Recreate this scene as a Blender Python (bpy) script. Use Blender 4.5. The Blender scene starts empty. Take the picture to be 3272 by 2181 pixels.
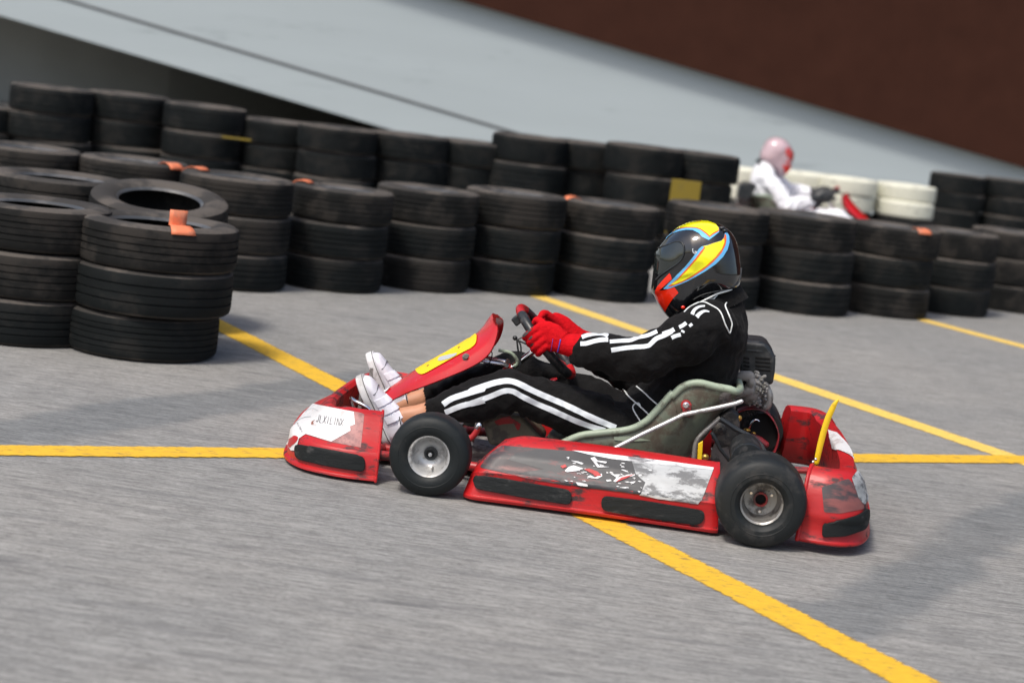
import bpy, bmesh, math, random
from mathutils import Vector as V, Matrix, noise
from mathutils.bvhtree import BVHTree
from mathutils.geometry import delaunay_2d_cdt

C = bpy.context.scene.collection
SC = bpy.context.scene
R = math.radians
rnd = random.Random(7)

# ------------------------------------------------------------------ camera, sky, sun
PX = 3272 / 2352
FPX, ROLL, PITCH, CAMH = 4300 * PX, R(7.06), R(8.22), 1.3377
right0, up0, fwd = V((1, 0, 0)), V((0, math.sin(PITCH), math.cos(PITCH))), V((0, math.cos(PITCH), -math.sin(PITCH)))
CX = math.cos(ROLL) * right0 + math.sin(ROLL) * up0
CY = -math.sin(ROLL) * right0 + math.cos(ROLL) * up0
CAM = V((0, 0, CAMH))
cd = bpy.data.cameras.new('camera')
cam = bpy.data.objects.new('camera', cd)
C.objects.link(cam)
m = Matrix((CX, CY, -fwd)).transposed().to_4x4()
m.translation = CAM
cam.matrix_world = m
cd.sensor_width = 36
cd.lens = 36 * FPX / 3272
cd.clip_start, cd.clip_end = 0.1, 2000
cd.dof.use_dof = True
cd.dof.focus_distance = 6.05
cd.dof.aperture_fstop = 2.5
SC.camera = cam

SUN_EL, SUN_AZ = R(58), R(215)          # azimuth measured clockwise from +Y (north)
w = bpy.data.worlds.new('World')
SC.world = w
w.use_nodes = True
nt = w.node_tree
bg = nt.nodes['Background']
sky = nt.nodes.new('ShaderNodeTexSky')
sky.sky_type = 'NISHITA'
sky.sun_disc = False
sky.sun_elevation = SUN_EL
sky.sun_rotation = SUN_AZ
sky.air_density, sky.dust_density, sky.ozone_density = 1.0, 4.0, 0.6
nt.links.new(sky.outputs[0], bg.inputs[0])
bg.inputs[1].default_value = 0.092
sd = bpy.data.lights.new('sun', 'SUN')
sd.energy, sd.angle, sd.color = 1.5, R(10), (1.0, 0.955, 0.89)
sun = bpy.data.objects.new('sun', sd)
C.objects.link(sun)
sdir = V((math.sin(SUN_AZ) * math.cos(SUN_EL), math.cos(SUN_AZ) * math.cos(SUN_EL), math.sin(SUN_EL)))
sun.rotation_euler = sdir.to_track_quat('Z', 'Y').to_euler()
SC.view_settings.view_transform = 'Standard'
SC.view_settings.look = 'None'
SC.view_settings.exposure = 0.88
SC.view_settings.gamma = 1.0

# ------------------------------------------------------------------ frames: photo pixels -> rays -> real points
ANG = R(3.7)
KO = V((0.352, 6.253, 0))
KM = Matrix.Translation(KO) @ Matrix.Rotation(math.pi - ANG, 4, 'Z')
KI = KM.inverted()


def ray(px, py):
    d = fwd + CX * ((px - 1636) / FPX) - CY * ((py - 1090.5) / FPX)
    return d


def gpt(px, py, z=0.0):
    d = ray(px, py)
    return CAM + d * ((z - CAMH) / d.z)


KCAM = KI @ CAM


def kray(px, py):
    return KCAM, (KI.to_3x3() @ ray(px, py)).normalized()


def kp(px, py, y):
    o, d = kray(px, py)
    return o + d * ((y - o.y) / d.y)


def z1(u, v): return 850 + u / 2.24, 950 + v / 2.24
def z2(u, v): return 1450 + u / 2.24, 950 + v / 2.24
def z3(u, v): return 2000 + u / 2.6133, 650 + v / 2.6133
def z4(u, v): return 2100 + u / 2.1778, 1050 + v / 2.1778
def z5(u, v): return 1450 + u / 2.6144, 1350 + v / 2.6144
def zb(u, v): return 850 + u / 3.136, 1150 + v / 3.136
def zh(u, v): return 2050 + u / 3.92, 680 + v / 3.92
def ze(u, v): return 2250 + u / 3.92, 1080 + v / 3.92
def zr(u, v): return 2400 + u / 3.92, 1220 + v / 3.92
def zs(u, v): return 1600 + u / 3.92, 940 + v / 3.92


# ------------------------------------------------------------------ materials
def lin(c):
    return tuple((x / 255 / 12.92 if x / 255 <= .04045 else ((x / 255 + .055) / 1.055) ** 2.4) for x in c)


def mat(name, col, rough=.5, metal=0., var=.0, vs=8., dirt=None, bump=0., bs=60., coat=0., spec=.5, stretch=(1, 1, 1), sheen=0.):
    """dirt = (colour, amount 0..1, scale[, roughness])"""
    mt = bpy.data.materials.new(name)
    mt.use_nodes = True
    n, l = mt.node_tree.nodes, mt.node_tree.links
    b = n['Principled BSDF']
    b.inputs['Roughness'].default_value = rough
    b.inputs['Metallic'].default_value = metal
    b.inputs['Specular IOR Level'].default_value = spec
    b.inputs['Coat Weight'].default_value = coat
    b.inputs['Coat Roughness'].default_value = .06
    b.inputs['Sheen Weight'].default_value = sheen
    c4 = (*col, 1)
    b.inputs['Base Color'].default_value = c4
    tc = n.new('ShaderNodeTexCoord')
    mp = n.new('ShaderNodeMapping')
    mp.inputs['Scale'].default_value = stretch
    l.new(tc.outputs['Object'], mp.inputs[0])

    def nz(scale, detail=5, rough_=.6):
        t = n.new('ShaderNodeTexNoise')
        t.inputs['Scale'].default_value = scale
        t.inputs['Detail'].default_value = detail
        t.inputs['Roughness'].default_value = rough_
        l.new(mp.outputs[0], t.inputs['Vector'])
        return t
    out = None
    if var:
        t = nz(vs)
        mx = n.new('ShaderNodeMix'); mx.data_type = 'RGBA'
        rp = n.new('ShaderNodeMapRange'); rp.inputs[1].default_value = .3; rp.inputs[2].default_value = .7
        l.new(t.outputs[0], rp.inputs[0])
        l.new(rp.outputs[0], mx.inputs[0])
        mx.inputs[6].default_value = (*[x * (1 - var) for x in col], 1)
        mx.inputs[7].default_value = (*[min(1, x * (1 + var)) for x in col], 1)
        out = mx.outputs[2]
    if dirt:
        t = nz(dirt[2], 8, .7)
        rp = n.new('ShaderNodeMapRange'); rp.interpolation_type = 'SMOOTHSTEP'
        e = .62 - .34 * dirt[1]
        rp.inputs[1].default_value = e; rp.inputs[2].default_value = e + .12
        l.new(t.outputs[0], rp.inputs[0])
        mx = n.new('ShaderNodeMix'); mx.data_type = 'RGBA'
        l.new(rp.outputs[0], mx.inputs[0])
        if out: l.new(out, mx.inputs[6])
        else: mx.inputs[6].default_value = c4
        mx.inputs[7].default_value = (*dirt[0], 1)
        out = mx.outputs[2]
        if len(dirt) > 3:
            rr = n.new('ShaderNodeMapRange')
            rr.inputs[3].default_value = rough; rr.inputs[4].default_value = dirt[3]
            l.new(rp.outputs[0], rr.inputs[0]); l.new(rr.outputs[0], b.inputs['Roughness'])
    if out: l.new(out, b.inputs['Base Color'])
    if bump:
        t = nz(bs, 4)
        bm_ = n.new('ShaderNodeBump'); bm_.inputs['Strength'].default_value = bump; bm_.inputs['Distance'].default_value = .01
        l.new(t.outputs[0], bm_.inputs['Height']); l.new(bm_.outputs[0], b.inputs['Normal'])
    return mt


M = {}
DUST = (.10, .088, .075)
M['rubber'] = mat('tyre rubber', (.0080, .0098, .0102), .72, dirt=((.019, .019, .018), .40, 4., .85), var=.3, vs=3, bump=.15, bs=60, spec=.13)
M['rubber_dusty'] = mat('dusty tyre rubber', (.0125, .0128, .0124), .75, dirt=((.032, .029, .026), .48, 3., .88), var=.35, vs=3, bump=.15, bs=60, spec=.13)
M['sidewall'] = mat('dusty sidewall rubber', (.040, .037, .034), .78, dirt=((.085, .075, .066), .45, 4., .9), var=.3, vs=3, bump=.12, bs=60, spec=.25)
M['bead'] = mat('shiny tyre bead', (.05, .053, .055), .36, dirt=((.10, .10, .10), .4, 6.))
M['white_rubber'] = mat('white painted rubber', (.66, .66, .55), .6, dirt=((.40, .39, .32), .22, 7.), bump=.1)
M['slick'] = mat('slick tyre rubber', (.0085, .0115, .0125), .55, dirt=((.018, .02, .02), .35, 14., .65), bump=.06, bs=140, spec=.3)
M['slick_grey'] = mat('scuffed slick rubber', (.012, .0145, .0155), .55, dirt=((.032, .032, .031), .42, 12., .7), bump=.06, bs=140, spec=.3)
M['alu'] = mat('cast aluminium', (.62, .62, .61), .36, .55, dirt=((.36, .35, .34), .35, 30., .5))
M['alu_dirty'] = mat('dirty aluminium', (.34, .33, .31), .42, .6, dirt=((.15, .14, .13), .45, 16., .6))
M['chrome'] = mat('chromed steel', (.85, .85, .86), .12, 1.)
M['steel'] = mat('bright steel', (.8, .8, .82), .25, 1., dirt=((.5, .45, .42), .3, 30.))
M['dark_metal'] = mat('greasy dark metal', (.035, .035, .036), .5, .4, dirt=((.10, .09, .08), .4, 25.), bump=.2)
M['black_plastic'] = mat('black plastic', (.016, .019, .021), .38, dirt=((.05, .05, .05), .35, 20., .6), bump=.08, bs=80)
M['cast_grey'] = mat('dusty cast metal', (.26, .25, .235), .75, .1, dirt=((.12, .115, .10), .4, 22.), bump=.3, bs=70)
M['red_plastic'] = mat('worn red plastic', (.44, .011, .013), .34, var=.12, vs=6, dirt=((.13, .022, .024), .12, 11., .6), bump=.05, bs=50)
M['red_scuffed'] = mat('scuffed red plastic', (.44, .011, .013), .40, var=.15, vs=6, dirt=((.045, .022, .023), .30, 15., .65), bump=.08, bs=50, stretch=(.6, 1, 1.8))
M['red_gloss'] = mat('glossy red plastic', (.50, .008, .011), .22, var=.08, coat=.4, dirt=((.40, .10, .10), .10, 20.))
M['red_paint'] = mat('red frame paint', (.36, .02, .022), .4, dirt=((.10, .03, .03), .4, 18.))
M['dark_red'] = mat('dark red painted guard', (.26, .022, .028), .4, dirt=((.10, .04, .04), .4, 14.))
M['pad'] = mat('black rubbing strip', (.0095, .0115, .012), .62, spec=.25, dirt=((.05, .05, .05), .26, 16., .7), bump=.25, bs=45, stretch=(.5, 1, 1.6))
M['yellow_plate'] = mat('yellow plate', (.80, .56, .004), .42, dirt=((.62, .42, .02), .15, 18.))
M['yellow_paint'] = mat('yellow paint', (.80, .52, .012), .4, dirt=((.45, .28, .02), .25, 18.))
M['white_sticker'] = mat('white vinyl', (.68, .68, .68), .45, dirt=((.50, .45, .44), .22, 16.))
M['film'] = mat('clear film over red', (.36, .15, .14), .42, var=.15, vs=10, dirt=((.20, .08, .08), .3, 14.))
M['black_ink'] = mat('faded black ink', (.07, .068, .075), .5, dirt=((.36, .36, .38), .30, 60.))
M['red_ink'] = mat('faded red ink', (.72, .25, .20), .5)
M['grey_ink'] = mat('grey scrape', (.42, .44, .45), .5)
M['brown_ink'] = mat('brown scrape', (.25, .10, .07), .6)
M['vinyl_dark'] = mat('scraped dark vinyl', (.038, .04, .044), .4, var=.3, vs=10, dirt=((.22, .06, .06), .26, 7., .5), stretch=(.45, 1, 1.7))
M['vinyl_film'] = mat('scraped clear vinyl', (.22, .075, .07), .4, var=.3, vs=9, dirt=((.05, .042, .045), .62, 6., .5), stretch=(.4, 1, 1.8))
M['vinyl_white'] = mat('scraped white vinyl', (.46, .48, .49), .42, var=.4, vs=6, dirt=((.13, .135, .14), .46, 26., .5), stretch=(.5, 1, 1.3))
M['vinyl_strip'] = mat('white vinyl edge', (.70, .71, .72), .42, dirt=((.2, .2, .21), .35, 18.), stretch=(.4, 1, 1))
M['fibre'] = mat('grey green fibreglass', (.125, .145, .105), .5, var=.35, vs=9, dirt=((.085, .07, .05), .45, 9., .7), bump=.1, bs=120)
M['fibre_rim'] = mat('pale green rim', (.30, .365, .275), .45, var=.15, vs=12, dirt=((.16, .17, .13), .3, 18.))
M['tank'] = mat('olive plastic tank', (.125, .12, .085), .5, dirt=((.06, .055, .045), .4, 10.))
M['suit'] = mat('black suit cloth', (.0068, .0066, .0068), .85, var=.3, vs=5, bump=.7, bs=34, sheen=.03, spec=.14)
M['suit_white'] = mat('white suit cloth', (.80, .81, .84), .8, bump=.15, bs=200)
M['stripe'] = mat('white stripe', (.62, .66, .69), .6, bump=.1, bs=300)
M['piping'] = mat('white piping', (.74, .77, .76), .6)
M['skin'] = mat('skin', (.48, .225, .125), .5, var=.12, vs=14, bump=.05, bs=200)
M['glove'] = mat('red glove cloth', (.50, .004, .009), .85, var=.18, vs=14, bump=.35, bs=110, spec=.12)
M['glove_grey'] = mat('grey glove rubber', (.045, .042, .042), .6, bump=.2)
M['glove_blue'] = mat('blue stitching', (.08, .06, .45), .6)
M['shoe'] = mat('white shoe leather', (.74, .74, .80), .5, var=.06, vs=10, bump=.15, bs=50)
M['sole'] = mat('worn white sole', (.62, .62, .62), .6, dirt=((.42, .41, .40), .4, 16.))
M['black_line'] = mat('black line', (.02, .02, .025), .5)
M['helmet'] = mat('black gloss shell', (.008, .009, .011), .12, coat=1.0)
M['helmet_white'] = mat('white gloss shell', (.52, .38, .41), .2, coat=.6)
M['visor'] = mat('smoked visor', (.012, .017, .016), .06, coat=1.0)
M['visor_red'] = mat('red visor', (.55, .05, .04), .1, coat=1.0)
M['h_yellow'] = mat('helmet yellow', (.86, .83, .002), .15, coat=1.0)
M['h_orange'] = mat('helmet orange', (.80, .14, .01), .15, coat=1.0)
M['h_blue'] = mat('helmet blue', (.13, .48, .84), .15, coat=1.0)
M['h_red'] = mat('helmet red', (.90, .025, .004), .2, coat=.8)
M['orange_tape'] = mat('orange tape', (.72, .20, .09), .6, dirt=((.50, .18, .10), .3, 10.))
M['olive_board'] = mat('dull yellow board', (.19, .135, .008), .6, dirt=((.16, .12, .02), .3, 6.))
M['brass'] = mat('brass', (.62, .36, .08), .35, .8)
M['gap'] = mat('black void', (.004, .004, .004), .9)


def asphalt():
    mt = mat('asphalt', (.25, .25, .25), .85)
    n, l = mt.node_tree.nodes, mt.node_tree.links
    b = n['Principled BSDF']
    b.inputs['Specular IOR Level'].default_value = .3
    tc = n.new('ShaderNodeTexCoord')

    def mapped(rot, sc):
        mp = n.new('ShaderNodeMapping'); mp.vector_type = 'TEXTURE'
        mp.inputs['Rotation'].default_value = (0, 0, rot); mp.inputs['Scale'].default_value = sc
        l.new(tc.outputs['Object'], mp.inputs[0]); return mp.outputs[0]

    def nz(vec, s, d=4, r_=.6):
        t = n.new('ShaderNodeTexNoise'); t.inputs['Scale'].default_value = s
        t.inputs['Detail'].default_value = d; t.inputs['Roughness'].default_value = r_
        l.new(vec, t.inputs['Vector']); return t.outputs[0]

    def rng(x, a, b_, c=0., d=1., smooth=True):
        r_ = n.new('ShaderNodeMapRange')
        if smooth: r_.interpolation_type = 'SMOOTHSTEP'
        for i, q in enumerate((a, b_, c, d)): r_.inputs[i + 1].default_value = q
        l.new(x, r_.inputs[0]); return r_.outputs[0]

    def mix(f, a, b_, mode='MIX'):
        m_ = n.new('ShaderNodeMix'); m_.data_type = 'RGBA'; m_.blend_type = mode
        if isinstance(f, float): m_.inputs[0].default_value = f
        else: l.new(f, m_.inputs[0])
        for i, q in ((6, a), (7, b_)):
            if isinstance(q, tuple): m_.inputs[i].default_value = (*q, 1)
            else: l.new(q, m_.inputs[i])
        return m_.outputs[2]

    def math_(op, a, b_):
        m_ = n.new('ShaderNodeMath'); m_.operation = op
        for i, q in enumerate((a, b_)):
            if isinstance(q, (int, float)): m_.inputs[i].default_value = q
            else: l.new(q, m_.inputs[i])
        return m_.outputs[0]
    drive = -ANG                        # scuffs run along the direction the karts drive
    v_scuff = mapped(drive, (9.5, 1, 1))
    v_scuff2 = mapped(drive, (4.5, 1, 1))
    v = mapped(0, (1, 1, 1))
    grain = nz(v_scuff, 85, 5, .75)
    grit = nz(v_scuff2, 240, 2, .8)
    scuff = nz(v_scuff2, 7, 5, .6)
    blot = nz(v, .55, 4, .6)
    col = mix(rng(grain, .36, .64), (.116, .113, .104), (.362, .354, .328))
    col = mix(rng(grit, .30, .70), mix(.42, col, (.10, .098, .094)), mix(.30, col, (.50, .485, .465)))
    col = mix(rng(blot, .35, .65), mix(1.0, col, (.88, .90, .92), 'MULTIPLY'), col)
    smear = nz(mapped(drive, (9, 1, 1)), 16, 6, .7)
    col = mix(rng(smear, .30, .52, .55, 0), col, (.13, .13, .13))
    col = mix(rng(smear, .55, .75, 0, .40), col, (.40, .39, .37))
    col = mix(rng(scuff, .61, .76, 0, .6), col, (.088, .088, .09))
    # two bluish worn bands of repair tar, soft-edged
    wob = math_('MULTIPLY', math_('SUBTRACT', nz(v, 2.2, 4), .5), .24)
    for (ax, ay), (bx, by), wd in (((2.35, 7.40), (.90, 4.75), .11), ((-.50, 7.75), (-1.75, 5.55), .15)):
        th = math.atan2(by - ay, bx - ax); L_ = math.hypot(bx - ax, by - ay)
        mp = n.new('ShaderNodeMapping'); mp.vector_type = 'TEXTURE'
        mp.inputs['Location'].default_value = (ax, ay, 0); mp.inputs['Rotation'].default_value = (0, 0, th)
        l.new(tc.outputs['Object'], mp.inputs[0])
        sp = n.new('ShaderNodeSeparateXYZ'); l.new(mp.outputs[0], sp.inputs[0])
        across = math_('ADD', math_('ABSOLUTE', sp.outputs[1], 0), wob)
        f = rng(across, wd - .03, wd + .06, 1, 0)
        along = math_('ADD', math_('ABSOLUTE', math_('SUBTRACT', sp.outputs[0], L_ / 2), 0), wob)
        f = math_('MULTIPLY', f, rng(along, L_ / 2 - .1, L_ / 2 + .15, 1, 0))
        col = mix(math_('MULTIPLY', f, .70), col, mix(1.0, col, (.57, .62, .67), 'MULTIPLY'))
    l.new(col, b.inputs['Base Color'])
    bp = n.new('ShaderNodeBump'); bp.inputs['Strength'].default_value = .22; bp.inputs['Distance'].default_value = .004
    l.new(grit, bp.inputs['Height']); l.new(bp.outputs[0], b.inputs['Normal'])
    return mt


M['asphalt'] = asphalt()
M['line'] = mat('road line paint', (.70, .415, .025), .7, var=.12, vs=60, dirt=((.36, .23, .05), .26, 45.), stretch=(.45, 1, 1), bump=.1, bs=200)
M['line_pale'] = mat('faded road line paint', (.78, .53, .11), .7, var=.12, vs=60, dirt=((.42, .30, .10), .26, 45.), stretch=(.45, 1, 1), bump=.1, bs=200)


def worn_paint(mt):
    """chipped paint: asphalt shows through in flecks, more of them along the two edges"""
    n, l = mt.node_tree.nodes, mt.node_tree.links
    b, out = n['Principled BSDF'], n['Material Output']
    uv = n.new('ShaderNodeUVMap'); uv.uv_map = 'across'
    sp = n.new('ShaderNodeSeparateXYZ'); l.new(uv.outputs[0], sp.inputs[0])

    def mth(op, a, b_):
        m_ = n.new('ShaderNodeMath'); m_.operation = op
        for i, q in enumerate((a, b_)):
            if isinstance(q, (int, float)): m_.inputs[i].default_value = q
            else: l.new(q, m_.inputs[i])
        return m_.outputs[0]
    e = mth('MULTIPLY', mth('ABSOLUTE', mth('SUBTRACT', sp.outputs[0], .5), 0), 2)
    tc = n.new('ShaderNodeTexCoord')
    mp = n.new('ShaderNodeMapping'); mp.vector_type = 'TEXTURE'
    mp.inputs['Rotation'].default_value = (0, 0, -ANG); mp.inputs['Scale'].default_value = (4, 1, 1)
    l.new(tc.outputs['Object'], mp.inputs[0])
    t = n.new('ShaderNodeTexNoise'); t.inputs['Scale'].default_value = 70; t.inputs['Detail'].default_value = 6; t.inputs['Roughness'].default_value = .75
    l.new(mp.outputs[0], t.inputs['Vector'])
    r_ = n.new('ShaderNodeMapRange'); r_.inputs[1].default_value = .72; r_.inputs[2].default_value = 1.02; r_.inputs[3].default_value = .0; r_.inputs[4].default_value = .42
    l.new(e, r_.inputs[0])
    q = mth('ADD', t.outputs[0], r_.outputs[0])
    r2 = n.new('ShaderNodeMapRange'); r2.inputs[1].default_value = .62; r2.inputs[2].default_value = .80
    l.new(q, r2.inputs[0])
    tr = n.new('ShaderNodeBsdfTransparent'); mx = n.new('ShaderNodeMixShader')
    l.new(r2.outputs[0], mx.inputs[0]); l.new(b.outputs[0], mx.inputs[1]); l.new(tr.outputs[0], mx.inputs[2]); l.new(mx.outputs[0], out.inputs[0])


worn_paint(M['line']); worn_paint(M['line_pale'])
M['wall_grey'] = mat('pale grey render', (.372, .422, .438), .8, var=.035, vs=1.2, dirt=((.27, .31, .325), .12, 3.5), stretch=(.22, 1, 2.6))
M['wall_dark'] = mat('dark concrete', (.29, .30, .285), .9, var=.12, vs=.5)
M['wall_brown'] = mat('brown cladding', (.042, .0165, .0108), .85, var=.12, vs=2.5, spec=.08)
M['joint'] = mat('dark joint sealant', (.06, .06, .06), .8)


# ------------------------------------------------------------------ mesh builder
def cr(pts, sub):
    """Catmull-Rom resample of a list of tuples/vectors"""
    if sub <= 1: return [tuple(p) for p in pts]
    P = [tuple(p) for p in pts]
    out = []
    for i in range(len(P) - 1):
        p0, p1, p2, p3 = P[max(i - 1, 0)], P[i], P[i + 1], P[min(i + 2, len(P) - 1)]
        for k in range(sub):
            t = k / sub
            out.append(tuple(.5 * (2 * b + (c - a) * t + (2 * a - 5 * b + 4 * c - d) * t * t + (-a + 3 * b - 3 * c + d) * t ** 3)
                             for a, b, c, d in zip(p0, p1, p2, p3)))
    out.append(P[-1])
    return out


class MB:
    def __init__(s):
        s.v, s.f, s.fm = [], [], []
        s.mi = 0

    def add(s, vs, fs):
        o = len(s.v)
        s.v += [V(p) for p in vs]
        s.f += [tuple(i + o for i in f) for f in fs]
        s.fm += [s.mi] * len(fs)

    def rings(s, rings, closed_u=True, closed_v=False, cap=True):
        n, vs, fs = len(rings[0]), [p for r_ in rings for p in r_], []
        m_ = len(rings)
        for i in range(m_ if closed_v else m_ - 1):
            a, b = i * n, ((i + 1) % m_) * n
            for j in range(n if closed_u else n - 1):
                k = (j + 1) % n
                fs.append((a + j, a + k, b + k, b + j))
        if cap and not closed_v and closed_u:
            for r_, flip in ((0, True), (m_ - 1, False)):
                c = sum((V(p) for p in rings[r_]), V()) / n
                vs.append(c); ci = len(vs) - 1
                for j in range(n):
                    k = (j + 1) % n
                    fs.append((r_ * n + k, r_ * n + j, ci) if flip else (r_ * n + j, r_ * n + k, ci))
        s.add(vs, fs)

    def tube(s, pts, rad, n=12, ref=(0, 1, 0), closed=False, round_=False, sub=1):
        rad = [(q, q) if isinstance(q, (int, float)) else q for q in (rad if isinstance(rad, (list, tuple)) else [rad] * len(pts))]
        data = [(*p, *q) for p, q in zip(pts, rad)]
        if closed: data = data[-1:] + data + data[:2]
        data = cr(data, sub)
        if closed:
            data = data[sub:-sub - 1] if sub > 1 else data[1:-2]
        P = [V(d[:3]) for d in data]; Q = [d[3:5] for d in data]
        N = len(P); rings = []
        ref = V(ref)
        u = None
        fr = []
        for i in range(N):
            t = (P[(i + 1) % N] - P[i - 1]) if closed else (P[min(i + 1, N - 1)] - P[max(i - 1, 0)])
            t.normalize()
            uu = ref - t * ref.dot(t)
            if uu.length < .05:
                uu = (u - t * u.dot(t)) if u else t.orthogonal()
            u = uu.normalized()
            fr.append((t, u, t.cross(u)))

        def ring(c, u_, v_, a, b):
            return [c + u_ * (a * math.cos(2 * math.pi * j / n)) + v_ * (b * math.sin(2 * math.pi * j / n)) for j in range(n)]
        if round_ and not closed:
            t, u_, v_ = fr[0]; r0 = sum(Q[0]) / 2
            for k in (.98, .8, .45): rings.append(ring(P[0] - t * r0 * k, u_, v_, Q[0][0] * math.sqrt(1 - k * k), Q[0][1] * math.sqrt(1 - k * k)))
        for i in range(N): rings.append(ring(P[i], fr[i][1], fr[i][2], *Q[i]))
        if round_ and not closed:
            t, u_, v_ = fr[-1]; r0 = sum(Q[-1]) / 2
            for k in (.45, .8, .98): rings.append(ring(P[-1] + t * r0 * k, u_, v_, Q[-1][0] * math.sqrt(1 - k * k), Q[-1][1] * math.sqrt(1 - k * k)))
        s.rings(rings, True, closed)

    def lathe(s, prof, o=(0, 0, 0), axis=(0, 1, 0), n=40, closed=False):
        """prof: (radius, offset along axis)"""
        a = V(axis).normalized(); u = a.orthogonal().normalized(); v_ = a.cross(u); o = V(o)
        rings = []
        for r_, h in prof:
            rings.append([o + a * h + u * (r_ * math.cos(2 * math.pi * j / n)) + v_ * (r_ * math.sin(2 * math.pi * j / n)) for j in range(n)])
        s.rings(rings, True, closed, cap=not closed)

    def ell(s, c, r_, n=20, m_=12, rot=None):
        c = V(c); rings = []
        for i in range(1, m_):
            a = math.pi * i / m_
            rr = []
            for j in range(n):
                b = 2 * math.pi * j / n
                p = V((r_[0] * math.sin(a) * math.cos(b), r_[1] * math.sin(a) * math.sin(b), r_[2] * math.cos(a)))
                if rot: p = rot @ p
                rr.append(c + p)
            rings.append(rr)
        s.rings(rings)

    def box(s, c, d, rot=None, taper=1.):
        c = V(c); vs = []
        for z in (-1, 1):
            for x, y in ((-1, -1), (1, -1), (1, 1), (-1, 1)):
                k = taper if z > 0 else 1
                p = V((x * d[0] / 2 * k, y * d[1] / 2 * k, z * d[2] / 2))
                vs.append(c + (rot @ p if rot else p))
        s.add(vs, [(3, 2, 1, 0), (4, 5, 6, 7), (0, 1, 5, 4), (1, 2, 6, 5), (2, 3, 7, 6), (3, 0, 4, 7)])

    def prism(s, poly, n_, th):
        """flat polygon (3D points) extruded by th along n_"""
        n_ = V(n_).normalized(); k = len(poly)
        vs = [V(p) for p in poly] + [V(p) + n_ * th for p in poly]
        s.add(vs, [tuple(range(k - 1, -1, -1)), tuple(range(k, 2 * k))] + [(i, (i + 1) % k, k + (i + 1) % k, k + i) for i in range(k)])

    def build(s, name, mats, parent=None, smooth=True, bevel=0., seg=2, subsurf=0, solid=0., off=None, recalc=True, angle=40):
        me = bpy.data.meshes.new(name)
        me.from_pydata([tuple(p) for p in s.v], [], s.f)
        mats = mats if isinstance(mats, (list, tuple)) else [mats]
        for q in mats: me.materials.append(M[q])
        for p, i in zip(me.polygons, s.fm): p.material_index = i
        if recalc:
            b = bmesh.new(); b.from_mesh(me)
            bmesh.ops.recalc_face_normals(b, faces=b.faces); b.to_mesh(me); b.free()
        o = bpy.data.objects.new(name, me); C.objects.link(o)
        if parent: attach(o, parent)
        if solid:
            md = o.modifiers.new('solid', 'SOLIDIFY'); md.thickness = solid; md.offset = 0
        if bevel:
            md = o.modifiers.new('bevel', 'BEVEL'); md.width = bevel; md.segments = seg; md.limit_method = 'ANGLE'; md.angle_limit = R(35)
        if subsurf:
            md = o.modifiers.new('sub', 'SUBSURF'); md.levels = md.render_levels = subsurf
        if smooth:
            for p in me.polygons: p.use_smooth = True
            if not subsurf: smooth_angle(o, angle)
        return o


def smooth_angle(o, deg):
    me = o.data
    b = bmesh.new(); b.from_mesh(me)
    for e in b.edges:
        if len(e.link_faces) == 2 and e.calc_face_angle(0) > R(deg): e.smooth = False
    b.to_mesh(me); b.free()


OFFS = {}


def root_of(o):
    while o.parent: o = o.parent
    return o


def attach(o, parent):
    """parent a part whose vertices are in kart coordinates"""
    o.parent = parent
    r_ = root_of(parent)
    if parent is r_: o.location = -OFFS.get(r_.name, V((0, 0, 0)))


def tag(o, label=None, cat=None, group=None, kind=None):
    for k, q in (('label', label), ('category', cat), ('group', group), ('kind', kind)):
        if q: o[k] = q
    return o


def empty(name, mw, label, cat, group=None):
    o = bpy.data.objects.new(name, None); C.objects.link(o)
    o.matrix_world = mw; o.empty_display_size = .1
    return tag(o, label, cat, group)


def kids(o): return [c for c in bpy.data.objects if c.parent is o]


def copy_tree(o, parent=None):
    c = o.copy(); C.objects.link(c); c.parent = parent
    for ch in kids(o): copy_tree(ch, c)
    return c


def bvh_of(o):
    """BVH of an object in kart coordinates (mesh data is already in them)"""
    dg = bpy.context.evaluated_depsgraph_get()
    e = o.evaluated_get(dg); me = e.to_mesh()
    t = BVHTree.FromPolygons([v.co.copy() for v in me.vertices], [tuple(p.vertices) for p in me.polygons])
    e.to_mesh_clear()
    return t


def remesh(o, vox, smooth_it=6, fac=.5):
    md = o.modifiers.new('r', 'REMESH'); md.mode = 'VOXEL'; md.voxel_size = vox; md.use_smooth_shade = True
    if smooth_it:
        md = o.modifiers.new('s', 'SMOOTH'); md.iterations = smooth_it; md.factor = fac
    dg = bpy.context.evaluated_depsgraph_get()
    me = bpy.data.meshes.new_from_object(o.evaluated_get(dg))
    mats = list(o.data.materials)
    o.modifiers.clear(); o.data = me
    me.materials.clear()
    for q in mats: me.materials.append(q)
    for p in me.polygons: p.use_smooth = True; p.material_index = 0
    return o


def pip(p, poly):
    x, y = p; r_ = False
    for i in range(len(poly)):
        (x0, y0), (x1, y1) = poly[i - 1], poly[i]
        if (y0 > y) != (y1 > y) and x < (x1 - x0) * (y - y0) / (y1 - y0) + x0: r_ = not r_
    return r_


def dense(poly, step):
    out = []
    for i in range(len(poly)):
        a, b = V(poly[i - 1]), V(poly[i])
        k = max(1, int((b - a).length / step))
        out += [tuple(a.lerp(b, j / k)) for j in range(k)]
    return out


def lay(tree, px, py, off):
    """drop a photo point onto a surface, standing off along its normal"""
    o, d = kray(px, py)
    h, nn, i, dist = tree.ray_cast(o, d)
    if h is None:
        near = tree.find_nearest(o + d * 6.2)
        # closest approach of the ray
        best = None
        for t in [5.2 + .02 * k for k in range(90)]:
            q = tree.find_nearest(o + d * t)
            if q[0] and (best is None or q[3] < best[3]): best = q
        h, nn = best[0], best[1]
    if nn.dot(d) > .3: nn = -nn
    return h + nn * off


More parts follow.
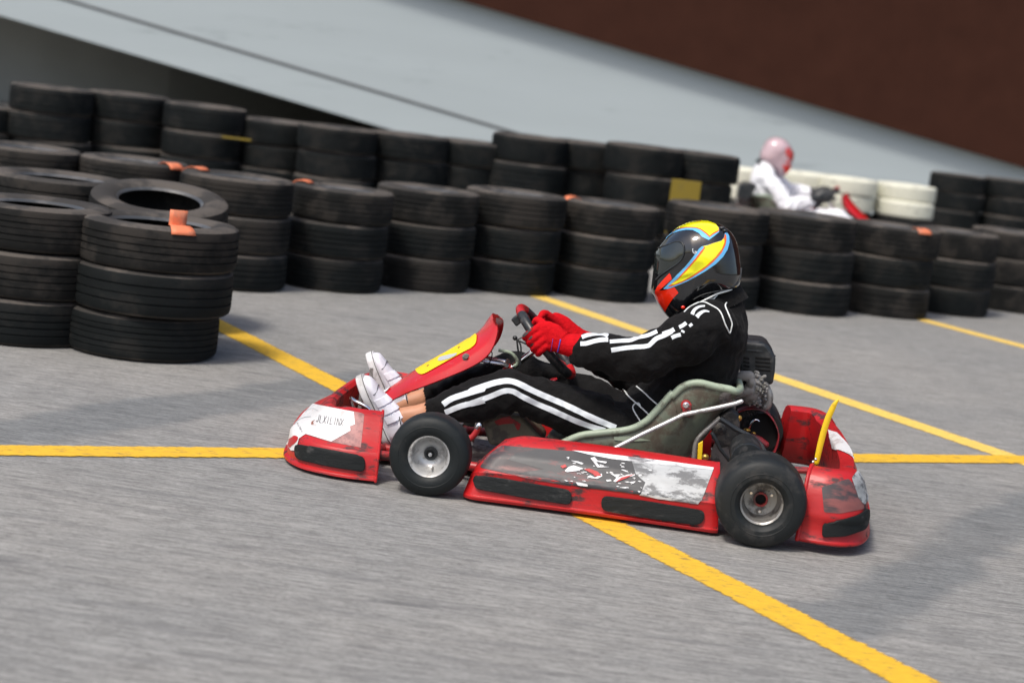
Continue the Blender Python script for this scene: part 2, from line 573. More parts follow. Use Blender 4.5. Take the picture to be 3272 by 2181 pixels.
def decal(name, mt, parent, tree, poly, off=.0015, step=6., holes=(), mirror=False, thick=0.):
    """a thin cover cut to an outline and laid on a surface"""
    poly = dense(poly, step)
    xs, ys = [p[0] for p in poly], [p[1] for p in poly]
    pts = list(poly)
    y = min(ys) + step * .5; row = 0
    while y < max(ys):
        x = min(xs) + step * (.5 if row % 2 else .0)
        while x < max(xs):
            if pip((x, y), poly) and min((x - q[0]) ** 2 + (y - q[1]) ** 2 for q in poly) > (step * .55) ** 2: pts.append((x, y))
            x += step
        y += step * .87; row += 1
    k = len(poly)
    r_ = delaunay_2d_cdt([V(p) for p in pts], [(i, (i + 1) % k) for i in range(k)], [], 1, 1e-5)
    vs = [lay(tree, p[0], p[1], off) for p in r_[0]]
    mb = MB(); mb.add(vs, [tuple(f) for f in r_[2]])
    o = mb.build(name, mt, parent, recalc=False, angle=180)
    if mirror:
        mb = MB(); mb.add([V((p.x, -p.y, p.z)) for p in vs], [tuple(reversed(f)) for f in r_[2]])
        mb.build(name, mt, parent, recalc=False, angle=180)
    return o


def band(pts, w_, sub=6):
    """closed outline of a ribbon around a pixel polyline"""
    P = [V(p) for p in cr(pts, sub)]
    ws = w_ if isinstance(w_, (list, tuple)) else (w_, w_)
    a, b = [], []
    for i, p in enumerate(P):
        t = (P[min(i + 1, len(P) - 1)] - P[max(i - 1, 0)]).normalized()
        nn = V((-t.y, t.x)); k = ws[0] + (ws[1] - ws[0]) * i / (len(P) - 1)
        a.append(tuple(p + nn * k / 2)); b.append(tuple(p - nn * k / 2))
    return a + b[::-1]


def cord(name, mt, parent, tree, pts, r_, off=.001, sub=6):
    P = [lay(tree, p[0], p[1], off) for p in dense_open(cr(pts, sub), 6)]
    mb = MB(); mb.tube(P, r_, 6, (0, 1, .3), round_=True)
    return mb.build(name, mt, parent, angle=180)


def dense_open(P, step):
    out = [P[0]]
    for a, b in zip(P, P[1:]):
        a, b = V(a), V(b); k = max(1, int((b - a).length / step))
        out += [tuple(a.lerp(b, (j + 1) / k)) for j in range(k)]
    return out

# ------------------------------------------------------------------ ground and painted lines
mb = MB(); mb.add([(-400, -60, 0), (400, -60, 0), (400, 600, 0), (-400, 600, 0)], [(0, 1, 2, 3)])
tag(mb.build('asphalt_ground', 'asphalt', smooth=False), kind='structure')


def line(a, b, w_, z, mt):
    a, b = V((*a, z)), V((*b, z)); t = (b - a).normalized(); nn = V((-t.y, t.x, 0)) * w_ / 2
    mb = MB(); k = 40; vs, fs = [], []
    for i in range(k + 1):
        p = a.lerp(b, i / k)
        e = [.006 * noise.noise(p * 9 + V((s_ * 7, 0, 0))) for s_ in (0, 1)]
        vs += [p + nn + nn.normalized() * e[0], p - nn - nn.normalized() * e[1]]
        if i < k: fs.append((2 * i, 2 * i + 1, 2 * i + 3, 2 * i + 2))
    mb.add(vs, fs)
    o = mb.build('painted_line', mt, smooth=False, recalc=False)
    uv = o.data.uv_layers.new(name='across')
    for lp in o.data.loops: uv.data[lp.index].uv = (lp.vertex_index % 2, lp.vertex_index // 2 / k)
    tag(o, kind='structure')


def g2(px, py): q = gpt(px * PX, py * PX); return V((q.x, q.y))


a_, b_ = g2(1225, 677), g2(2352, 1060); d_ = (b_ - a_).normalized()
line(a_ - d_ * 1.5, b_ + d_ * 2.5, .150, .002, 'line_pale')
a_, b_ = g2(510, 750), g2(2060, 1545); d_ = (b_ - a_).normalized()
line(a_ - d_ * 2.2, b_ + d_ * 1.5, .152, .002, 'line')
a_, b_ = g2(2100, 730), g2(2352, 796); d_ = (b_ - a_).normalized()
line(a_ - d_ * 2.2, b_ + d_ * 3.5, .150, .002, 'line_pale')
a_, b_ = g2(0, 1036), g2(2352, 1056); d_ = (b_ - a_).normalized()
line(a_ - d_ * 2.5, b_ + d_ * 1.2, .155, .0036, 'line')

# ------------------------------------------------------------------ ramp building behind the track
YW = 25.0
K_ = YW / 24.0


def wz(z24): return CAMH + (z24 - CAMH) * K_


def wx(x24): return x24 * K_


def slope(p, q):
    (x0, z0), (x1, z1_) = p, q
    s_ = (wz(z1_) - wz(z0)) / (wx(x1) - wx(x0))
    return lambda x: wz(z0) + s_ * (x - wx(x0))


low = slope((-6.96, 1.21), (-2.02, .41))
seam = slope((-6.15, 1.51), (-.59, .59))
high = slope((-1.22, 2.11), (6.19, .89))
XL, XR = -30.0, 34.0
mb = MB()
top = lambda x: high(x) + .30
xs = [XL + (XR - XL) * i / 40 for i in range(41)]
front, back = [], []
for y in (YW, YW + .35):
    for zf in (low, top):
        front.append([(x, y, max(zf(x), -.3)) for x in xs])
lf, tf, lb, tb = front
mb.rings([lf, tf, tb, lb], closed_u=False, closed_v=True, cap=False)
ramp = mb.build('ramp_parapet', 'wall_grey', smooth=False)
tag(ramp, 'pale grey sloping ramp wall descending to the right behind the tyres', 'ramp wall')
mb = MB()
mb.rings([[(x, YW - .008, seam(x) + d) for x in xs] for d in (-.016, .016)], closed_u=False, cap=False)
mb.build('joint', 'joint', ramp, smooth=False)
# soffit of the ramp and the dark wall deep underneath
mb = MB()
mb.rings([[(x, y, max(low(x), -.3) + .1) for x in xs] for y in (YW + .36, YW + 11.0)] + [[(x, y, max(low(x), -.3) + .35) for x in xs] for y in (YW + 11.0, YW + .36)], closed_u=False, closed_v=True, cap=False)
mb.build('ramp_slab', 'wall_dark', ramp, smooth=False)
mb = MB(); mb.prism([(-40, YW + 1.0, -.2), (-12, YW + 1.1, -.2), (-8, YW + 1.6, -.2), (-5.5, YW + 2.8, -.2), (-3, YW + 5, -.2), (0, YW + 8.5, -.2), (30, YW + 9.5, -.2), (30, YW + 9.8, -.2), (-40, YW + 9.8, -.2)], (0, 0, 1), 8.0)
tag(mb.build('recessed_wall', 'wall_dark', smooth=False), 'dark grey wall in the shade under the sloping ramp', 'wall')
# brown cladding, standing a little proud so that it shades the parapet
mb = MB()
xs2 = [-5 + 39 * i / 60 for i in range(61)]
mb.rings([[(x, YW - .16, high(x)) for x in xs2], [(x, YW - .16, 14.) for x in xs2], [(x, YW - .02, 14.) for x in xs2], [(x, YW - .02, high(x)) for x in xs2]], closed_u=False, closed_v=True, cap=False)
brown = mb.build('brown_wall', 'wall_brown', smooth=False)
tag(brown, 'dark brown clad wall above the pale grey ramp', 'wall')


# ------------------------------------------------------------------ tyre walls
def tyre_proto(name, mt, r_, wd, hole, gr):
    mb = MB()
    h = wd / 2
    prof = [(hole, -h * .72), (hole + .012, -h * .84), (hole + .05, -h * .99), (r_ - .055, -h), (r_ - .020, -h * .965), (r_ - .006, -h * .85), (r_ - .002, -h * .70)]
    g = .0042
    for c, g in gr:
        prof += [(r_ - .001, c * h - g), (r_ - .006, c * h - g * .8), (r_ - .006, c * h + g * .8), (r_ - .001, c * h + g)]
    prof += [(r_ - .002, h * .70), (r_ - .006, h * .85), (r_ - .020, h * .965), (r_ - .055, h), (hole + .05, h * .99), (hole + .012, h * .84), (hole, h * .72),
             (hole + .02, h * .66), (r_ - .03, h * .62), (r_ - .022, 0), (r_ - .03, -h * .62), (hole + .02, -h * .66)]
    mb.lathe(prof, axis=(0, 0, 1), n=64, closed=True)
    o = mb.build(name, [mt, mt if mt == 'white_rubber' else 'sidewall', mt if mt == 'white_rubber' else 'bead'], angle=35)
    for p in o.data.polygons:
        d = math.hypot(p.center.x, p.center.y)
        if d < hole + .018: p.material_index = 2
        elif d < r_ - .012 and abs(p.center.z) > h * .9: p.material_index = 1
    C.objects.unlink(o)
    return o


PT = {}
for k, mt in (('a', 'rubber'), ('b', 'rubber_dusty'), ('w', 'white_rubber')):
    PT[k] = [tyre_proto('tyre', mt, r_, wd, hl, gr) for r_, wd, hl, gr in (
        (.31, .198, .185, ((-.46, .003), (-.15, .0045), (.15, .0045), (.46, .003))), (.316, .201, .195, ((-.38, .005), (0, .0025), (.38, .005))),
        (.304, .194, .178, ((-.5, .002), (-.25, .004), (.05, .002), (.3, .004), (.56, .002))))]
LEVEL = {2: ['bottom', 'top'], 3: ['bottom', 'middle', 'top'], 4: ['bottom', 'second lowest', 'second highest', 'top']}
ALLT = []


def tyre(x, y, z, kind, label, group, tilt=(0, 0), sc=1., which=None, hs=1.):
    p = PT[kind][rnd.randrange(3) if which is None else which]
    o = p.copy(); C.objects.link(o)
    o.rotation_mode = 'XYZ'
    o.rotation_euler = (tilt[0], tilt[1], rnd.uniform(0, 6.28))
    if tilt != (0, 0):
        o.rotation_euler = (Matrix.Rotation(tilt[0], 3, 'X') @ Matrix.Rotation(tilt[1], 3, 'Y') @ Matrix.Rotation(rnd.uniform(0, 6.28), 3, 'Z')).to_euler()
    o.location = (x, y, z); o.scale = (sc, sc, sc * hs)
    tag(o, label, 'tyre', group)
    ALLT.append(o)
    return o


def stack(x, y, n, where, group, kinds='ab', jit=.008, sc=1., hs=1., lean=(0, 0), which=None):
    z, out = 0, []
    for i in range(n):
        h = .196 * sc * hs
        k = kinds if len(kinds) == 1 else (kinds[i] if len(kinds) == n else ('b' if (i == n - 1 or rnd.random() < .3) else 'a'))
        t = tyre(x + rnd.uniform(-jit, jit) + lean[0] * i, y + rnd.uniform(-jit, jit) + lean[1] * i, z + h / 2 + .001 * (i + 1), k,
                 LEVEL[n][i] + ' ' + where, group, sc=sc * rnd.uniform(.985, 1.015), hs=hs, which=which)
        z += h + .001
        out.append(t)
    return out


def base(px, py, r_=.31):
    q = gpt(px * PX, py * PX); d = V((q.x, q.y, 0)).normalized()
    return q.x + d.x * r_, q.y + d.y * r_


ORD = ['first', 'second', 'third', 'fourth', 'fifth', 'sixth', 'seventh', 'eighth', 'ninth', 'tenth', 'eleventh', 'twelfth', 'thirteenth', 'fourteenth']
FG, MG, BG = 'black tyres of the near left pile', 'black tyres of the middle wall', 'black tyres of the back wall'
x, y = base(322, 834)
A = stack(x, y, 3, 'tyre of the nearest three-high stack, beside the yellow line', FG, sc=1.05, hs=.885, lean=(.017, 0))
x1, y1 = base(40, 797)
L1 = stack(x1, y1, 3, 'tyre of the near stack cut off by the left edge', FG, sc=1.03, hs=.925, lean=(.015, 0))
P = stack(x - .13, y + .72, 3, 'tyre of the stack right behind the nearest one', FG, sc=1.03, hs=.93)
P[2].rotation_euler = (Matrix.Rotation(R(10), 3, 'X') @ Matrix.Rotation(R(2), 3, 'Y')).to_euler()
P[2].location.z += .02
P[2]['label'] = 'tilted tyre with a round black hole facing us, behind the nearest stack'
Q = stack(-2.2, 8.78, 3, 'tyre of the left stack between near pile and middle wall', FG, sc=1.03, hs=.96)
P[2].data = P[2].data

mids = [(None, -2.80, 10.35), (None, -2.20, 10.42), (520, 668, 0), (752, 672, 0), (957, 670, 0), (1152, 676, 0), (1370, 691, 0), (1612, 706, 0), (1825, 720, 0), (2015, 727, 0), (2165, 723, 0), (2300, 716, 0), (2440, 716, 0)]
MID = []
for i, (px, a, b) in enumerate(mids):
    x, y = (a, b) if px is None else base(px, a)
    sc = 1.0
    if i > 2 and i < len(mids) - 1: sc = (.96 if i == 3 else rnd.uniform(.99, 1.03)) if i not in (7, 8) else 1.07
    MID.append(stack(x, y, 3, 'tyre in the %s stack from the left of the middle wall' % ORD[i], MG, sc=sc, lean=(rnd.uniform(-.005, .012), 0)))


def tape(t, ang, w_=.10, flap=0.):
    """strip of orange tape over a tyre's upper sidewall and shoulder; angle is in the world"""
    s_ = t.scale.x
    r_, h = .312, .1
    a = ang - t.rotation_euler.z
    rows = []
    for rr, zz in (((.222, .099 + flap), (.220, .097 + flap * .5)) if flap else ()) + ((.20, .088) if not flap else (.218, .099), (.225, .0985), (.25, .1015), (.275, .0975), (.295, .087), (.308, .070)):
        rr, zz = rr + .006, zz + .006
        rows.append([V(((rr) * math.cos(a + k * w_ / .28 / 4), rr * math.sin(a + k * w_ / .28 / 4), zz)) for k in range(-2, 3)])
    mb = MB(); mb.rings(rows, closed_u=False, cap=False)
    o = mb.build('orange_tape', 'orange_tape', solid=.003)
    o.parent = t
    return o


tape(A[2], R(-62), .085, .065)
tape(MID[2][2], R(160), .13)
tape(MID[1][2], R(-30), .10)
tape(MID[3][2], R(172), .15)
tape(MID[6][2], R(-170), .13)
tape(MID[9][2], R(-60), .10)
A[2]['label'] = 'top tyre of the nearest stack with an orange tape on its rim'

backs = [(-40, 240, .62, 14.2, 4), (125, 200, .79, 14.2, 4), (302, 217, .79, 14.5, 4), (478, 243, .79, 14.3, 4), (640, 277, .74, 14.5, 4), (782, 291, .745, 14.1, 4), (940, 308, .745, 14.4, 4), (1085, 325, .745, 14.65, 4),
         (1218, 311, .85, 14.55, 4), (1352, 327, .845, 14.85, 4), (1485, 334, .85, 14.4, 4), (1608, 351, .84, 14.75, 4)]
BACK = []
for i, (px, py, z, Y, n) in enumerate(backs):
    d = ray(px * PX, py * PX); k = (Y - CAM.y) / d.y; q = CAM + d * k
    n = 3 if i == 0 else 4
    zt = max(q.z, .4)
    BACK.append(stack(q.x, Y, n, 'tyre in the %s stack from the left of the back wall' % ORD[i], BG, kinds='a', hs=zt / (n * .197), jit=.02))
for i, (px, py, Y) in enumerate(((2205, 402, 21.0), (2330, 414, 21.0))):
    d = ray(px * PX, py * PX); k = (Y - CAM.y) / d.y; q = CAM + d * k
    BACK.append(stack(q.x, Y, 4, 'tyre of the %s far stack at the right edge' % ('left', 'right')[i], BG, kinds='a', hs=q.z / (4 * .197), jit=.02))
WG = 'white painted tyres of the far wall'
for i, (px, py) in enumerate(((1705, 386), (1850, 396), (1945, 408), (2085, 424))):
    Y = 19.2 + .15 * (i % 2)
    d = ray(px * PX, py * PX); k = (Y - CAM.y) / d.y; q = CAM + d * k
    st = stack(q.x, Y, 4, 'tyre of the %s half white stack behind the distant kart' % ORD[i], WG, kinds='aaww', hs=q.z / (4 * .197), jit=.02)
    for t in st[:2]: t['label'] = t['label'].replace('tyre', 'black tyre')
    for t in st[2:]: t['label'] = t['label'].replace('tyre', 'white painted tyre')

# yellow board and yellow strap at the back wall
q = CAM + ray(1576 * PX, 432 * PX) * ((13.9 - CAM.y) / ray(1576 * PX, 432 * PX).y)
mb = MB(); mb.box((q.x, 13.93, q.z - .25), (.22, .02, .61))
tag(mb.build('yellow_board', 'olive_board', smooth=False, bevel=.004), 'plain yellow board leaning on the right end of the back wall', 'board')
q = CAM + ray(540 * PX, 319 * PX) * ((13.94 - CAM.y) / ray(540 * PX, 319 * PX).y)
mb = MB(); mb.box((0, 0, 0), (.22, .05, .012))
o = mb.build('yellow_strap', 'olive_board', smooth=False); o.location = (q.x, 14.02, q.z)
o.parent = BACK[3][2]; o.matrix_parent_inverse = Matrix.LocRotScale(BACK[3][2].location, BACK[3][2].rotation_euler, BACK[3][2].scale).inverted()

# ------------------------------------------------------------------ the red kart (all vertices in kart coordinates: x forward, y left, z up)
kart = empty('go_kart', KM, 'scuffed red racing kart with yellow nose plate, driven by the person in black', 'go-kart')
WB = .515
XF, XR = .526, -.502
FR, RR = .1275, .1390


def wheel(x, y, rad, wd, rim_r, side, rear):
    """side +1 left, -1 right; the outer face points to side"""
    mbe = MB()
    h = wd / 2
    # rim
    o = (x, y, rad)
    ax = (0, side, 0)
    if rear:
        prof = [(0, h * .05), (.024, h * .05), (.050, h * .10), (.057, h * .35), (.060, h * .80), (.068, h * .86), (.0715, h * .92), (.0715, h * .80), (.064, h * .7), (.062, -h * .7), (.071, -h * .8), (.071, -h * .92), (.058, -h * .86), (.054, -h * .2), (0, -h * .2)]
    else:
        prof = [(0, -h * .10), (.030, -h * .08), (.044, h * .05), (.054, h * .40), (.060, h * .78), (.066, h * .86), (.0695, h * .93), (.0700, h * .80), (.062, h * .7), (.060, -h * .7), (.069, -h * .8), (.069, -h * .92), (.056, -h * .86), (.052, -h * .5), (0, -h * .5)]
    mbe.lathe(prof, o, ax, 48)
    wh = mbe.build('wheel', 'alu_dirty' if rear else 'alu', kart, angle=50)
    ty = MB()
    rr = rad
    tw = [(.0655, .90), (.070, 1.0), (.082, 1.09), (.098, 1.10), (rr - .020, 1.04), (rr - .009, .95), (rr - .003, .80), (rr - .0005, .5), (rr, 0)]
    prof = [(a, b * h) for a, b in tw] + [(a, -b * h) for a, b in tw[-2::-1]]
    prof += [(.0655, -h * .5), (.0655, h * .5)]
    ty.lathe(prof, o, ax, 72, closed=True)
    # moulding ring on the sidewall
    ty.lathe([(.0935, h * 1.097), (.095, h * 1.112), (.0965, h * 1.097)], o, ax, 64, closed=True)
    ty.build('tyre', 'slick_grey' if rear else 'slick', wh, angle=30)
    hb = MB()
    if rear:
        hb.lathe([(.0165, h * .06), (.0165, h * .22), (.0225, h * .22), (.0225, h * .05)], o, ax, 28, closed=True)
        hb.build('hub', 'red_paint', wh)
        h2 = MB(); h2.lathe([(0, h * .07), (.0165, h * .07), (.0165, h * .02), (0, h * .02)], o, ax, 20); h2.build('axle_bore', 'gap', wh)
        for k in range(3):
            a = 2.09 * k + .5
            nb = MB(); nb.lathe([(0, h * .30), (.0045, h * .30), (.0055, h * .05)], (x + .036 * math.cos(a), y, rad + .036 * math.sin(a)), ax, 6)
            nb.build('wheel_nut', 'steel', wh, angle=20)
    else:
        hb.lathe([(.013, -h * .08), (.013, h * .12), (.0195, h * .14), (.0215, h * .02), (.0215, -h * .1)], o, ax, 28)
        hb.build('bearing', 'black_plastic', wh)
        nb = MB(); nb.lathe([(0, h * .38), (.006, h * .38), (.0075, h * .32), (.0075, h * .1)], o, ax, 6)
        nb.lathe([(0, h * .46), (.004, h * .46), (.004, h * .3)], o, ax, 10)
        nb.build('axle_nut', 'steel', wh, angle=20)
        vb = MB(); vb.lathe([(0, h * .55), (.003, h * .5), (.003, h * .1)], (x - .012, y, rad - .042), ax, 8); vb.build('valve', 'alu_dirty', wh)
    return wh


wheel(XF, .555, FR, .115, .0635, 1, False)
wheel(XF, -.555, FR, .115, .0635, -1, False)
wheel(XR, .598, RR, .185, .0635, 1, True)
wheel(XR, -.598, RR, .185, .0635, -1, True)


# --- plastic bodywork
def body_sweep(path, section, n_sub=5, hfun=None):
    """path: plan points (x, y); section: (inward, z); returns rings"""
    P = cr([(*p, 0) for p in path], n_sub)
    P = [V(p) for p in P]; rings = []
    L_ = [0]
    for a, b in zip(P, P[1:]): L_.append(L_[-1] + (b - a).length)
    sec = section
    for i, p in enumerate(P):
        t = (P[min(i + 1, len(P) - 1)] - P[max(i - 1, 0)]).normalized()
        inn = V((-t.y, t.x, 0))
        s_ = L_[i] / L_[-1]
        rings.append([p + inn * d + V((0, 0, z)) for d, z in (hfun(s_, sec) if hfun else sec)])
    return rings


# front bumper
fpath = [(.690, .545), (.78, .555), (.87, .540), (.945, .500), (1.003, .420), (1.035, .31), (1.05, .16), (1.055, 0)]
fpath = fpath + [(x, -y) for x, y in fpath[-2::-1]]
fsec = [(.10, .012), (.02, .008), (.002, .012), (.004, .020), (.014, .026), (.020, .086), (.026, .098), (.045, .108), (.085, .148), (.125, .190), (.142, .204), (.160, .208), (.176, .196), (.165, .12), (.13, .04)]


def fh(s_, sec):
    k = abs(s_ - .5) * 2
    e = max(0, (k - .93) / .07)
    c = .80 + .20 * min(1, k * 1.35)
    wdn = .78 + .22 * min(1, k * 1.3)
    return [(d * wdn * (1 - .0 * e), .008 + (z - .008) * (c if z > .11 else 1)) for d, z in sec]


mb = MB()
fr = body_sweep(fpath, [(-d, z) for d, z in fsec], 6, lambda s_, sec: [(d, z) for d, z in fh(s_, sec)])
mb.rings(fr)
fb = mb.build('front_bumper', 'red_scuffed', kart, bevel=.004, angle=42)
tb = bvh_of(fb)
# end flange of the bumper
mb = MB()
loop = [p + V((0, .0, 0)) for p in fr[0]]
mb.tube(loop[2:13], [.005] * 11, 8, (1, 0, 0), round_=True)
mb.build('flange', 'red_scuffed', fb)


def pad(parent, tree, poly, off=.006):
    o = decal('rubbing_strip', 'pad', parent, tree, poly, off=off, step=7)
    md = o.modifiers.new('t', 'SOLIDIFY'); md.thickness = .008; md.offset = 0
    md = o.modifiers.new('b', 'BEVEL'); md.width = .003; md.segments = 2; md.limit_method = 'ANGLE'
    return o


def rounded(pts, r_, k=5):
    out = []
    n = len(pts)
    for i in range(n):
        a, b, c = V(pts[i - 1]), V(pts[i]), V(pts[(i + 1) % n])
        d0, d1 = (a - b), (c - b)
        q0, q1 = b + d0.normalized() * min(r_, d0.length * .49), b + d1.normalized() * min(r_, d1.length * .49)
        for j in range(k + 1):
            t = j / k
            out.append(tuple(q0 * (1 - t) ** 2 + b * 2 * t * (1 - t) + q1 * t * t))
    return out


pad(fb, tb, rounded([zb(*q) for q in ((305, 835), (995, 965), (990, 1122), (640, 1066), (310, 990))], 20))
decal('film', 'film', fb, tb, [zb(*q) for q in ((470, 440), (960, 530), (985, 545), (950, 878), (640, 820), (400, 745))], .0012, 7)
decal('sticker', 'white_sticker', fb, tb, [zb(*q) for q in ((470, 440), (880, 520), (892, 645), (842, 665), (848, 708), (655, 818), (400, 742), (335, 785), (310, 880), (285, 905), (255, 905), (215, 850), (195, 835), (215, 730), (290, 640), (370, 540))], .0022, 7)
decal('sticker_hole', 'red_plastic', fb, tb, rounded([zb(*q) for q in ((220, 800), (290, 755), (330, 770), (325, 800), (295, 835), (262, 860), (245, 880), (225, 860))], 5), .003, 5)
decal('scrape', 'grey_ink', fb, tb, band([zb(*q) for q in ((290, 650), (320, 610), (380, 580), (455, 570))], 2.0), .003, 4)
decal('scrape', 'grey_ink', fb, tb, band([zb(*q) for q in ((400, 530), (420, 500), (480, 492), (530, 515))], 1.6), .003, 4)
decal('scrape', 'brown_ink', fb, tb, [zb(*q) for q in ((455, 645), (462, 620), (500, 600), (478, 622), (482, 645), (462, 652))], .003, 3)

# strokes of the lettering (unit cell 0..1, y down)
GLY = {'X': [((0, 0), (1, 1)), ((1, 0), (0, 1))], 'I': [((.5, 0), (.5, 1))], 'L': [((.1, 0), (.1, 1), (.9, 1))],
       'N': [((0, 1), (0, 0), (1, 1), (1, 0))], 'C': [((1, .1), (.5, 0), (.05, .3), (.05, .7), (.5, 1), (1, .9))],
       'T': [((0, 0), (1, 0)), ((.5, 0), (.5, 1))], 'E': [((1, 0), (0, 0), (0, 1), (1, 1)), ((0, .5), (.8, .5))], 'F': [((1, 0), (0, 0), (0, 1)), ((0, .5), (.8, .5))],
       'J': [((.8, 0), (.8, .75), (.5, 1), (.1, .8))], 'P': [((0, 1), (0, 0), (.7, 0), (1, .25), (.7, .5), (0, .5))]}


def lettering(text, parent, tree, o, ux, uy, adv, thick, mt, off=.0032):
    o, ux, uy = V(o), V(ux), V(uy)
    mb = MB()
    for i, ch in enumerate(text):
        for st in GLY.get(ch, []):
            P = [o + ux * (i * adv + a) + uy * b for a, b in st]
            for p, q in zip(P, P[1:]):
                t = (q - p).normalized(); nn = V((-t.y, t.x)) * thick / 2
                k = 5; vs, fs = [], []
                for j in range(k + 1):
                    c = p.lerp(q, j / k)
                    vs += [lay(tree, *(c + nn), off), lay(tree, *(c - nn), off)]
                    if j: fs.append((2 * j - 2, 2 * j - 1, 2 * j + 1, 2 * j))
                mb.add(vs, fs)
    return mb.build('lettering', mt, parent, recalc=False, smooth=False)


S_ = 1 / 3.136
lettering('JLXILINX', fb, tb, zb(520, 552), (26 * S_, 4.2 * S_), (-16 * S_, 72 * S_), 1.30, 1.9, 'black_ink')
lettering('CITEX', fb, tb, zb(322, 632), (8 * S_, 14 * S_), (-10 * S_, 12 * S_), 1.30, 1.0, 'black_ink')


# rear bumper
rpath = [(-.625, .640), (-.70, .655), (-.775, .640), (-.835, .580), (-.870, .46), (-.888, .30), (-.895, .14), (-.897, 0)]
rpath = rpath + [(x, -y) for x, y in rpath[-2::-1]]
rsec = [(.07, .020), (.012, .014), (.006, .020), (.006, .026), (.010, .032), (.014, .090), (.010, .100), (.012, .112), (.022, .165), (.040, .215), (.062, .243), (.085, .252), (.112, .250), (.128, .238), (.125, .15), (.10, .05)]


def rh(s_, sec):
    k = abs(s_ - .5) * 2
    mid = max(0., min(1., (.62 - k) / .06))
    return [(d + (.030 * mid if .11 < z < .245 and d < .1 else 0), z * (1 - .05 * mid)) for d, z in sec]


mb = MB()
rsec = [(d, .017 + z * .935) for d, z in rsec]
rrg = body_sweep(rpath, rsec, 6, rh)
mb.rings(rrg)
rb = mb.build('rear_bumper', 'red_scuffed', kart, bevel=.004, angle=42)
tr = bvh_of(rb)
mb = MB(); mb.tube([p for p in rrg[0]][2:15], [.0065] * 13, 8, (1, 0, 0), round_=True); mb.build('flange', 'red_plastic', rb)
pad(rb, tr, rounded([z4(*q) for q in ((1150, 1350), (1250, 1335), (1400, 1290), (1460, 1240), (1460, 1320), (1438, 1390), (1300, 1440), (1145, 1448))], 14))
decal('film', 'vinyl_film', rb, tr, rounded([z4(*q) for q in ((1145, 1100), (1260, 1065), (1330, 1040), (1420, 1150), (1440, 1250), (1270, 1285), (1160, 1275))], 8), .0012, 6)
decal('sticker', 'vinyl_white', rb, tr, rounded([z4(*q) for q in ((1350, 1035), (1400, 980), (1440, 1040), (1468, 1110), (1466, 1190), (1440, 1225), (1400, 1180))], 6), .0022, 5)
decal('sticker', 'white_sticker', rb, tr, [z4(*q) for q in ((1190, 705), (1250, 725), (1310, 785), (1365, 860), (1405, 935), (1340, 880), (1280, 850), (1222, 835))], .003, 5)


# left side pod
def pod(sgn):
    zs = [.012, .006, .010, .020, .024, .090, .100, .112, .150, .185, .200, .206, .198, .10, .03]
    ys = [.46, .585, .602, .606, .600, .590, .592, .580, .556, .520, .495, .465, .445, .43, .43]
    rings = []
    T = [0, .012, .03, .06, .10, .16, .24, .33, .42, .5, .58, .67, .76, .85, .93, .97, .99, 1]
    for t in T:
        ring = []
        for y, z in zip(ys, zs):
            zt = max(0, z - .02) / .19
            xf = .408 - .010 * zt - .105 * zt ** 2.2
            xr = -.388 + .016 * zt
            pin = (max(0, .05 - t) / .05) ** 2 * .03 + (max(0, t - .975) / .025) ** 2 * .010
            ztop = z - (max(0, .10 - t) / .10) ** 2 * .022 * zt
            ring.append(V((xf + (xr - xf) * t, sgn * (y - pin), ztop + .004 * math.sin(t * 3))))
        rings.append(ring)
    mb = MB(); mb.rings(rings)
    return mb.build('side_pod', 'red_scuffed', kart, bevel=.005, angle=42)


sp = pod(1)
pod(-1)
ts = bvh_of(sp)
pad(sp, ts, rounded([z5(*q) for q in ((178, 430), (400, 460), (985, 560), (985, 688), (600, 628), (170, 548))], 22))
pad(sp, ts, rounded([z5(*q) for q in ((1235, 605), (1600, 648), (2100, 732), (2085, 832), (2000, 858), (1600, 796), (1230, 728))], 22))
decal('film', 'vinyl_film', sp, ts, rounded([z5(*q) for q in ((395, 190), (960, 235), (985, 530), (700, 480), (215, 375), (290, 270))], 10), .0014, 8)
decal('torn_vinyl', 'vinyl_dark', sp, ts, [z5(*q) for q in ((520, 255), (700, 225), (960, 235), (1300, 265), (1700, 325), (1850, 370), (1830, 470), (1760, 560), (1600, 605), (1400, 575), (1050, 535), (800, 465), (500, 425), (750, 390), (450, 310))], .0020, 8)
decal('torn_vinyl', 'vinyl_white', sp, ts, [z5(*q) for q in ((1480, 300), (1700, 330), (2170, 385), (2070, 650), (2030, 672), (1700, 625), (1560, 600), (1600, 500), (1520, 430))], .0028, 8)
decal('torn_vinyl', 'vinyl_strip', sp, ts, [z5(*q) for q in ((985, 235), (1150, 250), (1800, 328), (2170, 378), (2166, 398), (1800, 362), (1310, 305), (1130, 270))], .0036, 8)
decal('torn_vinyl', 'vinyl_strip', sp, ts, [z5(*q) for q in ((1560, 590), (1700, 612), (2060, 655), (2040, 675), (1960, 668), (1700, 634), (1550, 600))], .0036, 8)
flk = [((925, 405), (960, 370), (1000, 358), (1085, 385), (1030, 405), (945, 415)), ((1140, 300), (1175, 290), (1200, 320), (1280, 330), (1270, 345), (1190, 330), (1215, 365), (1300, 375), (1200, 378)),
       ((975, 320), (1040, 328), (1085, 345), (1070, 355)), ((1320, 435), (1390, 432), (1370, 460), (1450, 435), (1515, 432), (1510, 445), (1420, 465), (1350, 500), (1330, 490), (1360, 462)),
       ((1110, 455), (1140, 440), (1180, 460), (1235, 425), (1240, 450), (1200, 470), (1150, 465)), ((1540, 440), (1565, 432), (1570, 445), (1545, 450)), ((1015, 500), (1060, 505), (1120, 520), (1120, 528), (1040, 518)),
       ((920, 480), (960, 492), (940, 496)), ((1270, 480), (1310, 475), (1320, 490), (1280, 495)), ((1460, 500), (1520, 490), (1500, 512)), ((1380, 545), (1450, 540), (1440, 555))]
